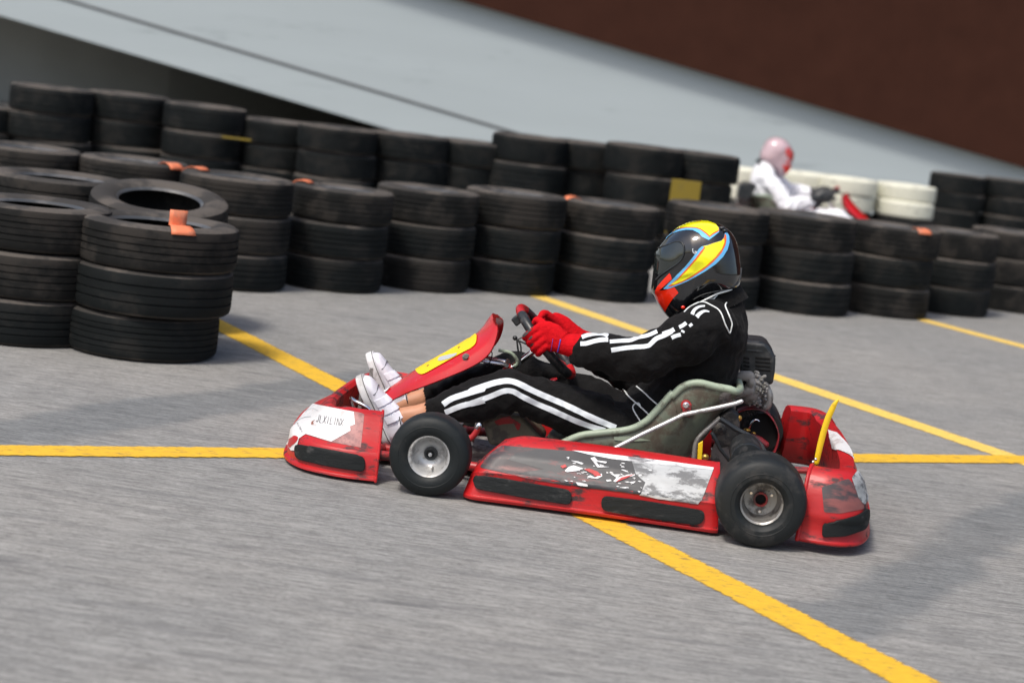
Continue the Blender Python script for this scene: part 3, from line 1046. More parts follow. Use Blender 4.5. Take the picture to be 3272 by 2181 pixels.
rr3 = random.Random(11)
flk = [rounded(fl, 6, 3) for fl in flk]
for i in range(60):
    x0, y0 = rr3.uniform(900, 1640), rr3.gauss(0, 1)
    y0 = 250 + (x0 - 900) * .13 + 130 + 75 * y0
    if not (235 + (x0 - 900) * .13 < y0 < 500 + (x0 - 900) * .135): continue
    a, b_ = rr3.uniform(5, 24), rr3.uniform(2.5, 7)
    flk.append([(x0 + a * math.cos(t_) * rr3.uniform(.5, 1.1), y0 + b_ * math.sin(t_) * rr3.uniform(.5, 1.2) + a * .14 * math.cos(t_)) for t_ in [k * 2 * math.pi / 9 for k in range(9)]])
mb = MB()
for fl in flk:
    P_ = [lay(ts, *z5(*q), .0042) for q in fl]
    r_ = delaunay_2d_cdt([V(z5(*q)) for q in fl], [(i, (i + 1) % len(fl)) for i in range(len(fl))], [], 1, 1e-5)
    mb.add([lay(ts, p[0], p[1], .0042) for p in r_[0]], [tuple(f) for f in r_[2]])
tag(mb.build('sticker_flakes', 'vinyl_strip', sp, recalc=False, smooth=False), kind='stuff')
for fl in (((1085, 390), (1130, 385), (1200, 410), (1235, 445), (1180, 450), (1160, 430)), ((1350, 500), (1400, 460), (1510, 432), (1430, 470)), ((890, 365), (930, 350), (945, 370), (910, 385))):
    decal('scratch', 'red_plastic', sp, ts, [z5(*q) for q in fl], .0048, 4)

# nose panel and its yellow plate
ax_ = [(.815, .155, .045, .016), (.775, .185, .055, .024), (.735, .220, .062, .030), (.690, .262, .095, .038), (.645, .298, .115, .046), (.580, .346, .124, .056), (.520, .393, .124, .066), (.475, .432, .120, .068), (.450, .465, .112, .056), (.430, .503, .096, .034), (.424, .511, .090, .018)]
AX = cr(ax_, 4)
rings = []
for i, (x, z, w_, fl) in enumerate(AX):
    a, b = AX[max(i - 1, 0)], AX[min(i + 1, len(AX) - 1)]
    t = V((b[0] - a[0], 0, b[1] - a[1])).normalized(); nn = V((t.z, 0, -t.x))
    if nn.z < 0: nn = -nn
    c = V((x, 0, z)); r_ = []
    cw = min(.036, fl * .60)
    for y, d in ((-w_ - .008, -fl), (-w_, -cw - .004), (-w_ + .008, -cw + .004), (-w_ * .6, -cw * .30), (-w_ * .2, .008), (w_ * .2, .008), (w_ * .6, -cw * .30), (w_ - .008, -cw + .004), (w_, -cw - .004), (w_ + .008, -fl), (w_ + .002, -fl - .004), (w_ - .012, -cw - .012), (0, -.006), (-w_ + .012, -cw - .012), (-w_ - .002, -fl - .004)):
        r_.append(c + V((0, y, 0)) + nn * d)
    rings.append(r_)
mb = MB(); mb.rings(rings)
nos = mb.build('nose_panel', 'red_gloss', kart, bevel=.002, angle=40)
tn = bvh_of(nos)
decal('yellow_plate', 'yellow_plate', nos, tn, rounded([z1(*q) for q in ((1068, 520), (1075, 492), (1130, 460), (1490, 262), (1512, 262), (1508, 330), (1470, 365), (1400, 400), (1130, 552), (1095, 552))], 12), .003, 6)
decal('torn_patch', 'grey_ink', nos, tn, rounded([z1(*q) for q in ((1230, 455), (1245, 430), (1320, 412), (1375, 402), (1360, 420), (1310, 445), (1250, 460))], 4), .0042, 4)
decal('sticker', 'white_sticker', nos, tn, [z1(*q) for q in ((765, 660), (800, 650), (910, 590), (905, 625), (870, 668), (808, 712))], .003, 5)
lettering('PT', nos, tn, z1(832, 632), (18 / 2.24, -6 / 2.24), (8 / 2.24, 20 / 2.24), 1.4, 1.0, 'red_ink', .0045)
mb = MB()
b0 = lay(tn, *z1(1432, 428), .0)
mb.lathe([(0, .012), (.007, .012), (.008, .004), (.013, .003), (.013, 0)], b0, (0, 1, .35), 12)
mb.build('bolt', 'dark_metal', nos)
for q in ((1162, 492), (1385, 362)):
    mb = MB(); p = lay(tn, *z1(*q), .0)
    mb.lathe([(0, .006), (.004, .005), (.006, .001)], p, (.6, .2, .8), 10); mb.build('screw', 'brass', nos)
# bracket and column behind the panel
mb = MB()
for a, b, r_ in (((.46, .05, .36), (.36, .03, .355), .012), ((.46, -.05, .36), (.36, -.03, .355), .012), ((.36, .05, .355), (.36, -.05, .355), .010)):
    mb.tube([a, b], [(r_, .006)] * 2, 8)
mb.build('panel_bracket', 'steel', kart)
mb = MB(); mb.tube([kp(*z2(*q), .02) for q in ((320, 378), (370, 385), (415, 400), (450, 440), (452, 475), (430, 490))], .0055, 8, sub=4); mb.build('fuel_hose', 'fibre_rim', kart)
mb = MB(); mb.tube([kp(*z2(*q), .06) for q in ((240, 365), (275, 400), (250, 480), (232, 495))], .0022, 6, sub=4); mb.build('cable', 'black_plastic', kart)
mb = MB(); mb.tube([kp(*z2(*q), .06) for q in ((452, 300), (458, 360), (470, 430), (478, 480))], .0035, 6, sub=4); mb.build('cable', 'black_plastic', kart)
mb = MB(); mb.tube([kp(*z2(*q), .06) for q in ((452, 300), (478, 340), (480, 420), (468, 490))], .0030, 6, sub=4); mb.build('cable', 'black_plastic', kart)
mb = MB(); mb.tube([kp(*z2(*q), .06) for q in ((450, 305), (480, 290), (520, 275))], .0030, 6); mb.build('cable', 'black_plastic', kart)
mb = MB(); mb.tube([kp(*z2(*q), .06) for q in ((455, 305), (500, 325), (545, 345))], .0030, 6); mb.build('cable', 'black_plastic', kart)
mb = MB(); mb.ell(kp(*z2(438, 290), .06), (.0085, .0085, .0085), 12, 8); mb.build('kill_switch', 'black_plastic', kart)

mb = MB(); mb.ell(kp(*z2(697, 600), .0), (.024, .022, .009), 18, 10, Matrix.Rotation(R(32), 3, 'Y')); mb.build('tank_cap', 'red_gloss', kart)

# steering wheel
SWC = V((.2385, 0, .446)); SWN = V((-.707, 0, .707)); SWT = V((.707, 0, .707))
SWR = .135
st = empty('steering_wheel', Matrix.Identity(4), None, None); st.parent = kart
ring_pts = []
for k in range(48):
    a = 2 * math.pi * k / 48
    rr = SWR * (1 + .06 * math.cos(2 * a) * .4)
    ring_pts.append(SWC + SWT * (rr * 1.03 * math.cos(a)) + V((0, 1, 0)) * (rr * 1.0 * math.sin(a)))


def arc(name, mt, a0, a1, r_):
    mb = MB(); k = 14
    pts = []
    for j in range(k + 1):
        a = R(a0 + (a1 - a0) * j / k)
        pts.append(SWC + SWT * (SWR * 1.04 * math.cos(a)) + V((0, SWR * math.sin(a), 0)))
    mb.tube(pts, r_, 14, SWN, round_=True)
    mb.build(name, mt, st, angle=60)


for s_ in (1, -1):
    arc('grip', 'black_plastic', s_ * 28, s_ * 152, .0165)
arc('rim', 'red_plastic', -30, 30, .0160)
arc('rim', 'red_plastic', 150, 210, .0160)
mb = MB()
for a in (90, 210, 330):
    a = R(a)
    d = SWT * math.cos(a) + V((0, math.sin(a), 0))
    mb.tube([SWC - SWN * .022, SWC - SWN * .016 + d * .06, SWC + d * SWR * .98], [(.018, .004), (.013, .003), (.010, .003)], 8, SWN.cross(d))
mb.lathe([(0, .004), (.030, .004), (.030, -.004), (.018, -.006), (.018, -.03), (0, -.03)], SWC - SWN * .022, SWN, 24)
mb.build('spoke', 'red_paint', st)
mb = MB(); mb.tube([SWC - SWN * .03, SWC - SWN * .16], .0105, 14); mb.tube([SWC - SWN * .16, V((.52, 0, .09))], .0085, 10)
mb.build('steering_column', 'chrome', kart)
mb = MB(); mb.tube([SWC - SWN * .145, SWC - SWN * .175], .017, 12); mb.build('column_support', 'red_paint', kart)
mb = MB()
top_c = SWC + SWT * .12
mb.box(top_c + V((.018, .03, -.02)), (.03, .045, .03), Matrix.Rotation(R(45), 3, 'Y'))
mb.build('lap_timer', 'black_plastic', kart, bevel=.004)

# seat
rim = [kp(*q, .21) for q in [z2(*p) for p in ((700, 1075), (760, 1050), (900, 990), (1040, 970), (1250, 945), (1370, 890), (1450, 810), (1568, 680))] + [z4(*p) for p in ((100, 470), (180, 400), (280, 375), (400, 400), (505, 420))]]
bot = [(.20, .10), (.16, .085), (.09, .06), (.02, .045), (-.09, .042), (-.16, .05), (-.21, .07), (-.26, .105), (-.31, .17), (-.345, .23), (-.37, .29), (-.40, .34), (-.425, .39)]
RM = cr([tuple(p) for p in rim], 4); BT = cr([(a, 0, b) for a, b in bot], 4)
rings = []
for r_, b in zip(RM, BT):
    rg = []
    for k in range(29):
        a = math.pi * k / 28
        cs, sn = math.cos(a), math.sin(a)
        yy = .21 * (abs(cs) ** .62) * (1 if cs > 0 else -1)
        f = sn ** .62
        rg.append(V((r_[0] + (b[0] - r_[0]) * f, yy, r_[2] + (b[2] - r_[2]) * f)))
    rings.append(rg)
mb = MB(); mb.rings(rings, closed_u=False, cap=False)
seat = mb.build('seat', 'fibre', kart, solid=.006)
mb = MB()
path = [V(p) for p in RM] + [r_ for r_ in rings[-1][1:-1]] + [V((p[0], -p[1], p[2])) for p in reversed(RM)]
mb.tube(path, .0125, 10, (0, 1, .2), round_=True)
mb.build('seat_rim', 'fibre_rim', seat, angle=60)
tse = bvh_of(seat)
decal('tape_patch', 'alu_dirty', seat, tse, [z4(*q) for q in ((430, 470), (450, 440), (510, 430), (522, 530), (470, 545), (430, 560))], .003, 5)
decal('label_patch', 'fibre_rim', seat, tse, [z2(*q) for q in ((1145, 995), (1250, 990), (1410, 1020), (1240, 1030), (1150, 1018))], .003, 5)
# seat stays
mb = MB()
mb.tube([kp(*z2(1120, 1095), .30), kp(*z2(1345, 980), .27), kp(*z2(1568, 875), .235), kp(*z4(180, 597), .232), kp(*z4(420, 548), .232), kp(*z4(545, 520), .235), kp(*z4(585, 505), .235)], .0075, 10, round_=True)
mb.build('seat_stay', 'alu', kart)
mb = MB()
mb.tube([kp(*z4(440, 620), .2), kp(*z4(370, 680), .2), kp(*z4(300, 745), .2), kp(*z4(268, 800), .2), kp(*z4(255, 905), .2)], .0085, 10, sub=4)
mb.build('seat_bracket', 'alu_dirty', kart)
p = kp(*z4(200, 528), .215)
mb = MB(); mb.lathe([(0, .012), (.017, .010), (.017, 0)], p, (0, 1, 0), 20); mb.build('seat_bush', 'red_paint', seat)
mb = MB(); mb.lathe([(0, .024), (.0065, .024), (.0075, .020), (.0075, .014), (.011, .013), (.011, .010)], p, (0, 1, 0), 12); mb.build('seat_bolt', 'steel', seat)
mb = MB(); mb.box(kp(*z4(205, 565), .222), (.028, .01, .045)); mb.build('seat_bush_plate', 'red_paint', seat, bevel=.003)

# frame, floor, tank, pedals
mb = MB()
for s_ in (1, -1):
    mb.tube([(.86, s_ * .16, .05), (.66, s_ * .22, .05), (.42, s_ * .30, .05), (-.1, s_ * .31, .05), (-.62, s_ * .30, .06)], .0155, 12, sub=3, round_=True)
    mb.tube([(.70, s_ * .46, .075), (.52, s_ * .44, .09)], .013, 10, round_=True)
    mb.tube([(.72, s_ * .20, .05), (.76, s_ * .47, .085), (.66, s_ * .475, .085)], .014, 10, sub=3, round_=True)
    mb.tube([(.50, s_ * .30, .10), (.515, s_ * .47, .128)], .014, 10)
    for x in (.26, -.30):
        mb.tube([(x, s_ * .31, .06), (x, s_ * .46, .10)], .010, 8)
    mb.tube([(-.30, s_ * .45, .10), (-.42, s_ * .45, .10)], .011, 8, round_=True)
    mb.tube([(-.30, s_ * .45, .06), (-.42, s_ * .45, .06)], .011, 8, round_=True)
mb.tube([(.50, -.30, .05), (.50, .30, .05)], .015, 12)
mb.tube([(.88, -.17, .05), (.88, .17, .05)], .012, 12)
mb.tube([(-.10, -.31, .05), (-.10, .31, .05)], .013, 12)
mb.tube([(-.62, -.31, .06), (-.62, .31, .06)], .014, 12)
mb.tube([(-.62, .2, .08), (-.80, .2, .10)], .012, 8); mb.tube([(-.62, -.2, .08), (-.80, -.2, .10)], .012, 8)
mb.build('frame', 'red_paint', kart)
mb = MB(); mb.box((.48, 0, .031), (.78, .50, .004)); mb.build('floor_tray', 'alu_dirty', kart, smooth=False)
mb = MB()
tk = [kp(*z2(*q), .09) for q in ((200, 890), (330, 840), (480, 840), (640, 1010), (640, 1060), (255, 1060))]
mb.prism([(p.x, .09, p.z) for p in tk], (0, -1, 0), .18)
tank = mb.build('fuel_tank', 'tank', kart, bevel=.012, seg=3)
tt = bvh_of(tank)
decal('sticker', 'red_paint', tank, tt, [z2(*q) for q in ((290, 885), (345, 860), (400, 850), (480, 905), (470, 945), (455, 950), (430, 900), (360, 905), (310, 915))], .002, 5)
mb = MB(); mb.tube([kp(*z2(*q), .27) for q in ((105, 1018), (140, 990), (165, 955), (178, 930))], .0105, 10, sub=3, round_=True); mb.build('brake_rod', 'red_paint', kart)
mb = MB(); mb.tube([kp(*z2(*q), .27) for q in ((172, 935), (182, 915))], .011, 10, round_=True); mb.build('rod_joint', 'chrome', kart)
mb = MB()
mb.tube([kp(*z1(*q), yy) for q, yy in (((630, 800), .10), ((612, 745), .14), ((610, 720), .20), ((640, 742), .245), ((700, 772), .255), ((738, 800), .255), ((757, 838), .255), ((762, 890), .25), ((758, 960), .23))], .0062, 10, sub=4, round_=True)
mb.build('foot_guard', 'chrome', kart)
mb = MB()
mb.tube([(.86, .16, .06), (.80, .17, .17), (.81, .17, .23)], .007, 8, sub=3); mb.box((.815, .17, .20), (.012, .07, .08)); mb.build('pedal', 'alu_dirty', kart)
mb = MB()
mb.tube([(.88, -.18, .06), (.82, -.19, .17), (.83, -.19, .24)], .007, 8, sub=3); mb.box((.84, -.19, .21), (.012, .07, .08))
mb.build('pedal', 'alu_dirty', kart)
mb = MB(); mb.tube([(.70, .16, .075), (.60, .30, .085), (.54, .42, .10)], .009, 10); mb.tube([(.44, -.1, .085), (.46, .44, .11)], .007, 8); mb.tube([(.44, .1, .085), (.46, -.44, .11)], .007, 8)
mb.build('tie_rod', 'chrome', kart)
mb = MB(); mb.tube([(XR, -.53, RR), (XR, .545, RR)], .0155, 16); mb.build('rear_axle', 'steel', kart)

# engine on the right behind the seat
eng = empty('engine', Matrix.Identity(4), None, None); eng.parent = kart
mb = MB()
ab = [kp(*ze(*q), -.20) for q in ((380, 60), (540, 40), (770, 62), (820, 110), (900, 235), (890, 420), (862, 590), (640, 580), (470, 540))]
mb.prism([(p.x, -.20, p.z) for p in ab], (0, -1, 0), .20)
abx = mb.build('air_box', 'black_plastic', eng, bevel=.012, seg=3)
mb = MB()
tab = bvh_of(abx)
for i in range(4):
    for (x0, x1_) in ((500, 560), (650, 820)):
        y0 = 245 + 48 * i
        mb.tube([lay(tab, *ze(x0, y0), .001), lay(tab, *ze(x1_, y0 + 14), .001)], [(.002, .0042)] * 2, 8, (0, 1, 0), round_=True)
mb.build('vent_slot', 'gap', abx)
mb = MB(); mb.tube([lay(tab, *ze(500, 150), .001), lay(tab, *ze(700, 165), .001), lay(tab, *ze(890, 225), .001)], [(.003, .004)] * 3, 8); mb.build('air_box_seam', 'black_plastic', abx)
# finned cylinder head
hc = kp(*ze(590, 620), -.10)
mb = MB()
mb.ell(hc + V((0, -.02, -.005)), (.046, .075, .056), 20, 12, Matrix.Rotation(R(-18), 3, 'Y'))
mb.tube([kp(*ze(340, 560), -.06), kp(*ze(480, 470), -.05), kp(*ze(560, 480), -.05)], [.017, .018, .020], 10, round_=True)
mb.tube([kp(*ze(370, 720), -.06), kp(*ze(450, 690), -.05), kp(*ze(560, 640), -.05)], [.015, .014, .020], 10, round_=True)
mb.tube([kp(*ze(560, 480), -.05), kp(*ze(590, 560), -.045), kp(*ze(560, 660), -.05)], [.016] * 3, 10, round_=True)
rr2 = random.Random(3)
for i in range(120):
    px, py = rr2.uniform(400, 790), rr2.uniform(410, 850)
    e = ((px - 610) / 190) ** 2 + ((py - 625) / 220) ** 2
    if e > 1 or (px < 540 and py > 520): continue
    p = kp(*ze(px, py), -.055 - .05 * e)
    d = V((-(px - 600) / 300, rr2.uniform(.3, 1), -(py - 600) / 400 + .2)).normalized()
    mb.tube([p - d * .016, p + d * .006], [.0075, rr2.uniform(.004, .007)], 7, round_=True)
mb.build('cylinder_head', 'cast_grey', eng, angle=60)
mb = MB(); mb.tube([kp(*ze(480, 560), -.075), kp(*ze(440, 640), -.075)], .014, 8, round_=True); mb.build('port', 'gap', eng)
mb = MB(); mb.tube([kp(*ze(760, 600), -.14), kp(*ze(810, 720), -.14), kp(*ze(790, 830), -.14), kp(*ze(760, 860), -.14)], .016, 10, sub=3, round_=True); mb.build('carburettor', 'alu_dirty', eng)
# crank case, clutch and its guard
mb = MB()
cc = kp(*ze(690, 1130), -.20)
mb.lathe([(0, .03), (.055, .03), (.060, .02), (.060, -.06), (0, -.06)], cc + V((0, -.02, 0)), (0, 1, 0), 32)
mb.build('crankcase', 'dark_metal', eng, bevel=.004)
mb = MB(); mb.box(cc + V((.03, -.07, .03)), (.12, .12, .10)); mb.build('gear_case', 'dark_metal', eng, bevel=.006)
mb = MB()
garc = [ze(*q) for q in ((420, 912), (500, 880), (600, 868), (700, 880), (790, 930), (860, 1010), (910, 1110), (930, 1210), (915, 1310), (885, 1400), (860, 1440))]
gp = [kp(*q, -.15) for q in garc]
GP = [V(p) for p in cr([tuple(p) for p in gp], 3)]
mb.rings([[p + V((0, dy, 0)) for p in GP] for dy in (-.035, .03)], closed_u=False, cap=False)
mb.build('belt_guard', 'dark_red', eng, solid=.004)
mb = MB()
cg = kp(*ze(760, 1170), -.16)
mb.lathe([(0, 0), (.062, 0), (.064, -.012), (0, -.012)], cg, (0, 1, 0), 40)
mb.build('clutch_drum', 'gap', eng)
mb = MB(); mb.tube([cg + V((.034 + .020 * math.cos(R(a)), .006, .005 + .034 * math.sin(R(a)))) for a in range(120, -20, -20)], .0028, 8); mb.build('clutch_spring', 'chrome', eng)
mb = MB(); mb.ell(kp(*ze(540, 1150), -.13), (.012, .008, .007)); mb.ell(kp(*ze(620, 1195), -.13), (.008, .006, .007)); mb.build('brass_fitting', 'brass', eng)
mb = MB(); mb.tube([kp(*ze(600, 1230), -.12), kp(*ze(690, 1270), -.12), kp(*ze(770, 1330), -.12)], [(.012, .012)] * 3, 8, round_=True); mb.build('chain_tensioner', 'dark_red', eng)
mb = MB()
for i in range(6):
    a, b = kp(*ze(470 + 34 * i, 925 - 4 * i), -.155), kp(*ze(500 + 34 * i, 985 - 4 * i), -.155)
    mb.tube([a, b], .0028, 6)
mb.build('cooling_fin', 'dark_metal', eng)
# bearing carriers, brake, exhaust, hoses
mb = MB()
bc = kp(*ze(240, 1130), .16)
mb.prism([kp(*ze(*q), .16) for q in ((200, 980), (340, 890), (440, 960), (450, 1100), (430, 1300), (330, 1360), (200, 1380), (100, 1250), (90, 1130))], (0, -1, 0), .06)
mb.build('bearing_carrier', 'dark_metal', kart, bevel=.008)
mb = MB(); b1 = kp(*ze(195, 1135), .165); mb.lathe([(0, .012), (.006, .012), (.008, .004), (.018, .003), (.021, 0)], b1, (0, 1, 0), 24); mb.build('bearing_cap', 'dark_metal', kart)
mb = MB(); mb.ell(kp(*ze(440, 1000), .15), (.009, .007, .010)); mb.build('grease_nipple', 'brass', kart)
mb = MB()
e0 = kp(*ze(560, 1440), .40)
mb.lathe([(0, .0), (.052, .0), (.055, -.006), (.055, -.03), (.052, -.034), (.052, -.19), (.045, -.20), (0, -.20)], (e0.x + .005, .465, e0.z - .012), (.0, 1, 0), 36)
mb.build('hub_carrier', 'black_plastic', kart)
mb = MB(); mb.tube([kp(*ze(*q), .22) for q in ((200, 1010), (280, 1060), (400, 1140), (540, 1210), (660, 1290), (720, 1360), (760, 1440))], .0085, 8, sub=4); mb.build('hose', 'black_plastic', kart)
mb = MB(); mb.tube([kp(*ze(*q), .23) for q in ((90, 1180), (140, 1260), (190, 1370), (250, 1450), (320, 1540))], .0060, 8, sub=4); mb.build('hose', 'black_plastic', kart)
mb = MB(); mb.tube([kp(*ze(*q), .1) for q in ((420, 1230), (440, 1200), (470, 1250), (540, 1290))], .0070, 8, sub=4); mb.build('hose', 'black_plastic', kart)
mb = MB()
mb.prism([kp(*z4(*q), .30) for q in ((285, 800), (318, 780), (312, 915), (278, 915))], (0, -1, 0), .01); mb.build('chain_stay', 'yellow_paint', kart, bevel=.002)
mb = MB(); mb.ell(kp(*z4(335, 890), .25), (.012, .012, .010)); mb.ell(kp(*z4(870, 908), .2), (.014, .01, .008)); mb.ell(kp(*z4(822, 888), .2), (.008, .008, .012)); mb.build('brake_fitting', 'brass', kart)
mb = MB(); mb.tube([(-.60, .45, .145), (-.66, .52, .165), (-.72, .52, .165)], .009, 8, round_=True); mb.build('bumper_bar', 'chrome', kart)
mb = MB(); mb.tube([(-.45, -.02, .14), (-.45, -.03, .14)], .085, 30); mb.build('brake_disc', 'alu_dirty', kart)

# yellow blade standing in the rear bumper
mb = MB()
bp_ = [(*kp(*zr(*q), .46),) for q in ((818, 1010), (845, 880), (880, 730), (915, 600), (960, 460), (1010, 350), (1045, 280), (1085, 228))]
mb.tube(bp_, [(.006, .0085), (.006, .0095), (.006, .010), (.006, .010), (.006, .010), (.0055, .0095), (.005, .008), (.003, .004)], 10, (0, 1, 0), sub=3, round_=True)
mb.build('flag_blade', 'yellow_paint', kart)
mb = MB(); mb.ell(kp(*zr(808, 965), .50), (.005,) * 3, 10, 6); mb.ell(kp(*zr(775, 1000), .50), (.005,) * 3, 10, 6); mb.build('blade_screw', 'steel', kart)

# ------------------------------------------------------------------ the driver
HIP = V((-.12, 0, .10))
man = empty('person', KM @ Matrix.Translation(HIP), 'person in black suit with white stripes and red gloves, driving the red kart', 'person')
OFFS[man.name] = HIP
J = {}
J['n'] = dict(toe=kp(*z1(650, 582), .185), heel=kp(*z1(840, 1025), .175), ankle=kp(*z1(945, 868), .17), cuff=kp(1374, 1322, .17), knee=kp(1640, 1246, .165), hip=V((-.10, .092, .185)))
J['f'] = dict(toe=kp(*z1(722, 415), -.20), heel=kp(*z1(885, 830), -.19), ankle=kp(*z1(985, 765), -.18), cuff=kp(*z1(1165, 720), -.18), knee=kp(1668, 1192, -.165), hip=V((-.10, -.092, .185)))

mb = MB()
# trunk: ellipse sections (half width across, half depth)
mb.tube([(-.10, 0, .165), (-.145, 0, .22), (-.205, 0, .30), (-.255, 0, .38), (-.29, 0, .46), (-.318, 0, .54), (-.335, 0, .60), (-.335, 0, .645)],
        [(.160, .105), (.165, .125), (.162, .132), (.168, .135), (.178, .130), (.182, .112), (.150, .088), (.095, .070)], 28, sub=3, round_=True)
mb.tube([(-.30, .10, .60), (-.325, 0, .645), (-.30, -.10, .60)], [(.062, .055), (.07, .07), (.062, .055)], 18, (1, 0, 0), sub=3, round_=True)
mb.tube([(-.33, 0, .62), (-.285, 0, .70), (-.25, 0, .75)], [.062, .056, .055], 18, round_=True)
ARM = {}
for s_, nm in ((1, 'n'), (-1, 'f')):
    if s_ > 0:
        sh, el, wr = kp(2258, 1050, .175), kp(2045, 1148, .235), kp(1812, 1100, .185)
    else:
        sh, el, wr = V((-.285, -.165, .535)), kp(2050, 1200, -.215), kp(*z2(890, 296), -.170)
    ARM[nm] = (sh, el, wr)
    cuff = el.lerp(wr, .74) - V((0, 0, .008 if s_ > 0 else .016))
    mb.tube([sh + V((-.02, -s_ * .03, .01)), sh.lerp(el, .28), sh.lerp(el, .65), el, el.lerp(cuff, .35), el.lerp(cuff, .7), cuff],
            [(.072, .086 if s_ > 0 else .07), (.068, .084 if s_ > 0 else .07), (.062, .076), (.061, .078), (.058, .072), (.055, .064), (.050, .057)], 20, (0, 1, 0), sub=3, round_=True)
    mb.tube([cuff + (el - wr).normalized() * .03, wr + (el - wr).normalized() * .012], [.036, .022], 14, round_=True)
    j = J[nm]
    k_, h_, c_ = j['knee'], j['hip'], j['cuff']
    mb.tube([h_ + V((-.04, -s_ * .01, -.01)), h_.lerp(k_, .3), h_.lerp(k_, .62), h_.lerp(k_, .88), k_ + V((.004, 0, .002)), k_.lerp(c_, .2), k_.lerp(c_, .5), k_.lerp(c_, .8), c_],
            [(.090, .096), (.088, .088), (.082, .077), (.074, .068), (.071, .067), (.070, .073), (.064, .068), (.055, .055), (.046, .044)], 22, (0, 1, 0), sub=3, round_=False)
    mb.tube([c_ + (k_ - c_).normalized() * .05, c_ + (j['ankle'] - c_) * .4, j['ankle'], j['ankle'].lerp(j['heel'], .45)], [(.038, .044), (.033, .038), (.031, .036), (.034, .036)], 16, sub=2, round_=True)
body = mb.build('body', ['suit', 'skin'], man)
remesh(body, .0075, 7)


def seg_d(p, a, b):
    ab = b - a; t = max(0, min(1, (p - a).dot(ab) / ab.length_squared)); return (p - a - ab * t).length, t


def fold(p):
    """cloth: gathered folds at the bent joints and long soft creases elsewhere"""
    d = .0120 * noise.noise(p * 10) + .0120 * (.35 - abs(noise.noise(p * 13 + V((9, 2, 4))))) + .0085 * (.35 - abs(noise.noise(p * 25)))
    for nm in 'nf':
        sh, el, wr = ARM[nm]
        j = J[nm]
        for c, ax, rad, amp, fr_ in ((el, (wr - sh), .15, .0075, 75), (el.lerp(wr, .75), (wr - el), .10, .0045, 105), (j['knee'] + V((0, 0, -.06)), (j['cuff'] - j['hip']), .12, .006, 80), (j['cuff'].lerp(j['knee'], .2), (j['cuff'] - j['knee']), .10, .004, 110), (j['hip'] + V((.05, 0, .05)), V((1, 0, -.6)), .16, .0085, 58), (sh + V((.04, 0, -.07)), V((.5, 0, .8)), .14, .006, 62)):
            dd = (p - c).length
            if dd < rad:
                a = ax.normalized()
                w_ = (1 - dd / rad) ** 1.2
                d += 1.9 * amp * w_ * math.sin(p.dot(a) * fr_ * 1.45 + 5 * noise.noise(p * 8) + 2.5 * noise.noise(p * 19)) * (.55 + noise.noise(p * 6 + V((3, 1, 5))))
    # waist gathers
    q = (p - V((-.17, 0, .27))).length
    if q < .22 and abs(p.y) < .2:
        d += .0095 * (1 - q / .22) * math.sin(p.dot(V((.6, .1, .8))) * 75 + 4 * noise.noise(p * 9))
    return d


me = body.data
SK = {}
for nm in 'nf':
    j = J[nm]; SK[nm] = (j['cuff'], (j['ankle'] - j['cuff']).normalized())
skinv = set()
me.calc_loop_triangles()
nrm = [v.normal.copy() for v in me.vertices]
for v in me.vertices:
    p = v.co
    sk = False
    for nm in 'nf':
        c, d = SK[nm]
        if (p - c).dot(d) > .004 and (p - c).length < .3 and p.x > .5 and p.y * (1 if nm == 'n' else -1) > 0: sk = True
    if sk: skinv.add(v.index)
    else: v.co = p + nrm[v.index] * fold(p)
for p in me.polygons:
    if all(i in skinv for i in p.vertices): p.material_index = 1
    # squash the seat of the trousers where it meets the shell
tbd = bvh_of(body)

W_ = 18
stripes = [([z1(1268, 765), z1(1330, 725), z1(1450, 685), z1(1568, 650), z2(120, 672), z2(250, 625), z2(340, 602), z2(410, 600), z2(480, 625), z2(560, 665), z2(680, 718), z2(800, 770), z2(1000, 865), z2(1160, 932)], 18),
           ([z1(1282, 822), z1(1400, 775), z1(1568, 735), z2(110, 762), z2(250, 712), z2(350, 672), z2(420, 670), z2(490, 708), z2(600, 762), z2(700, 805), z2(900, 892), z2(1080, 952)], 17)]
for pts, w_ in stripes:
    decal('leg_stripe', 'stripe', body, tbd, band(pts, w_, 5), .0022, 5)
for pts, w_ in (([z2(918, 288), z2(960, 272), z2(1020, 262), z2(1075, 264), z2(1103, 280)], 13), ([z2(1116, 318), z2(1200, 312), z2(1268, 308), z2(1320, 288), z2(1380, 276), z2(1430, 256), z2(1456, 244)], 12),
                ([z2(908, 332), z2(950, 330), z2(1000, 316), z2(1050, 306), z2(1105, 304)], 14), ([z2(1127, 378), z2(1200, 366), z2(1280, 358), z2(1380, 350), z2(1412, 330), z2(1450, 296), z2(1510, 272), z2(1568, 240), z3(310, 1092), z3(350, 1082), z3(405, 1052)], 14),
                ([z3(382, 1122), z3(410, 1108), z3(458, 1094)], 12), ([z3(445, 1036), z3(475, 1020), z3(505, 998)], 12), ([z3(462, 1062), z3(488, 1076)], 7), ([z3(528, 1026), z3(553, 1006)], 9),
                ([z3(588, 950), z3(620, 918), z3(660, 900), z3(695, 906)], (14, 4)), ([z3(552, 930), z3(572, 893), z3(610, 865), z3(660, 858)], (12, 5))):
    decal('sleeve_stripe', 'stripe', body, tbd, band(pts, w_, 4), .0022, 4)
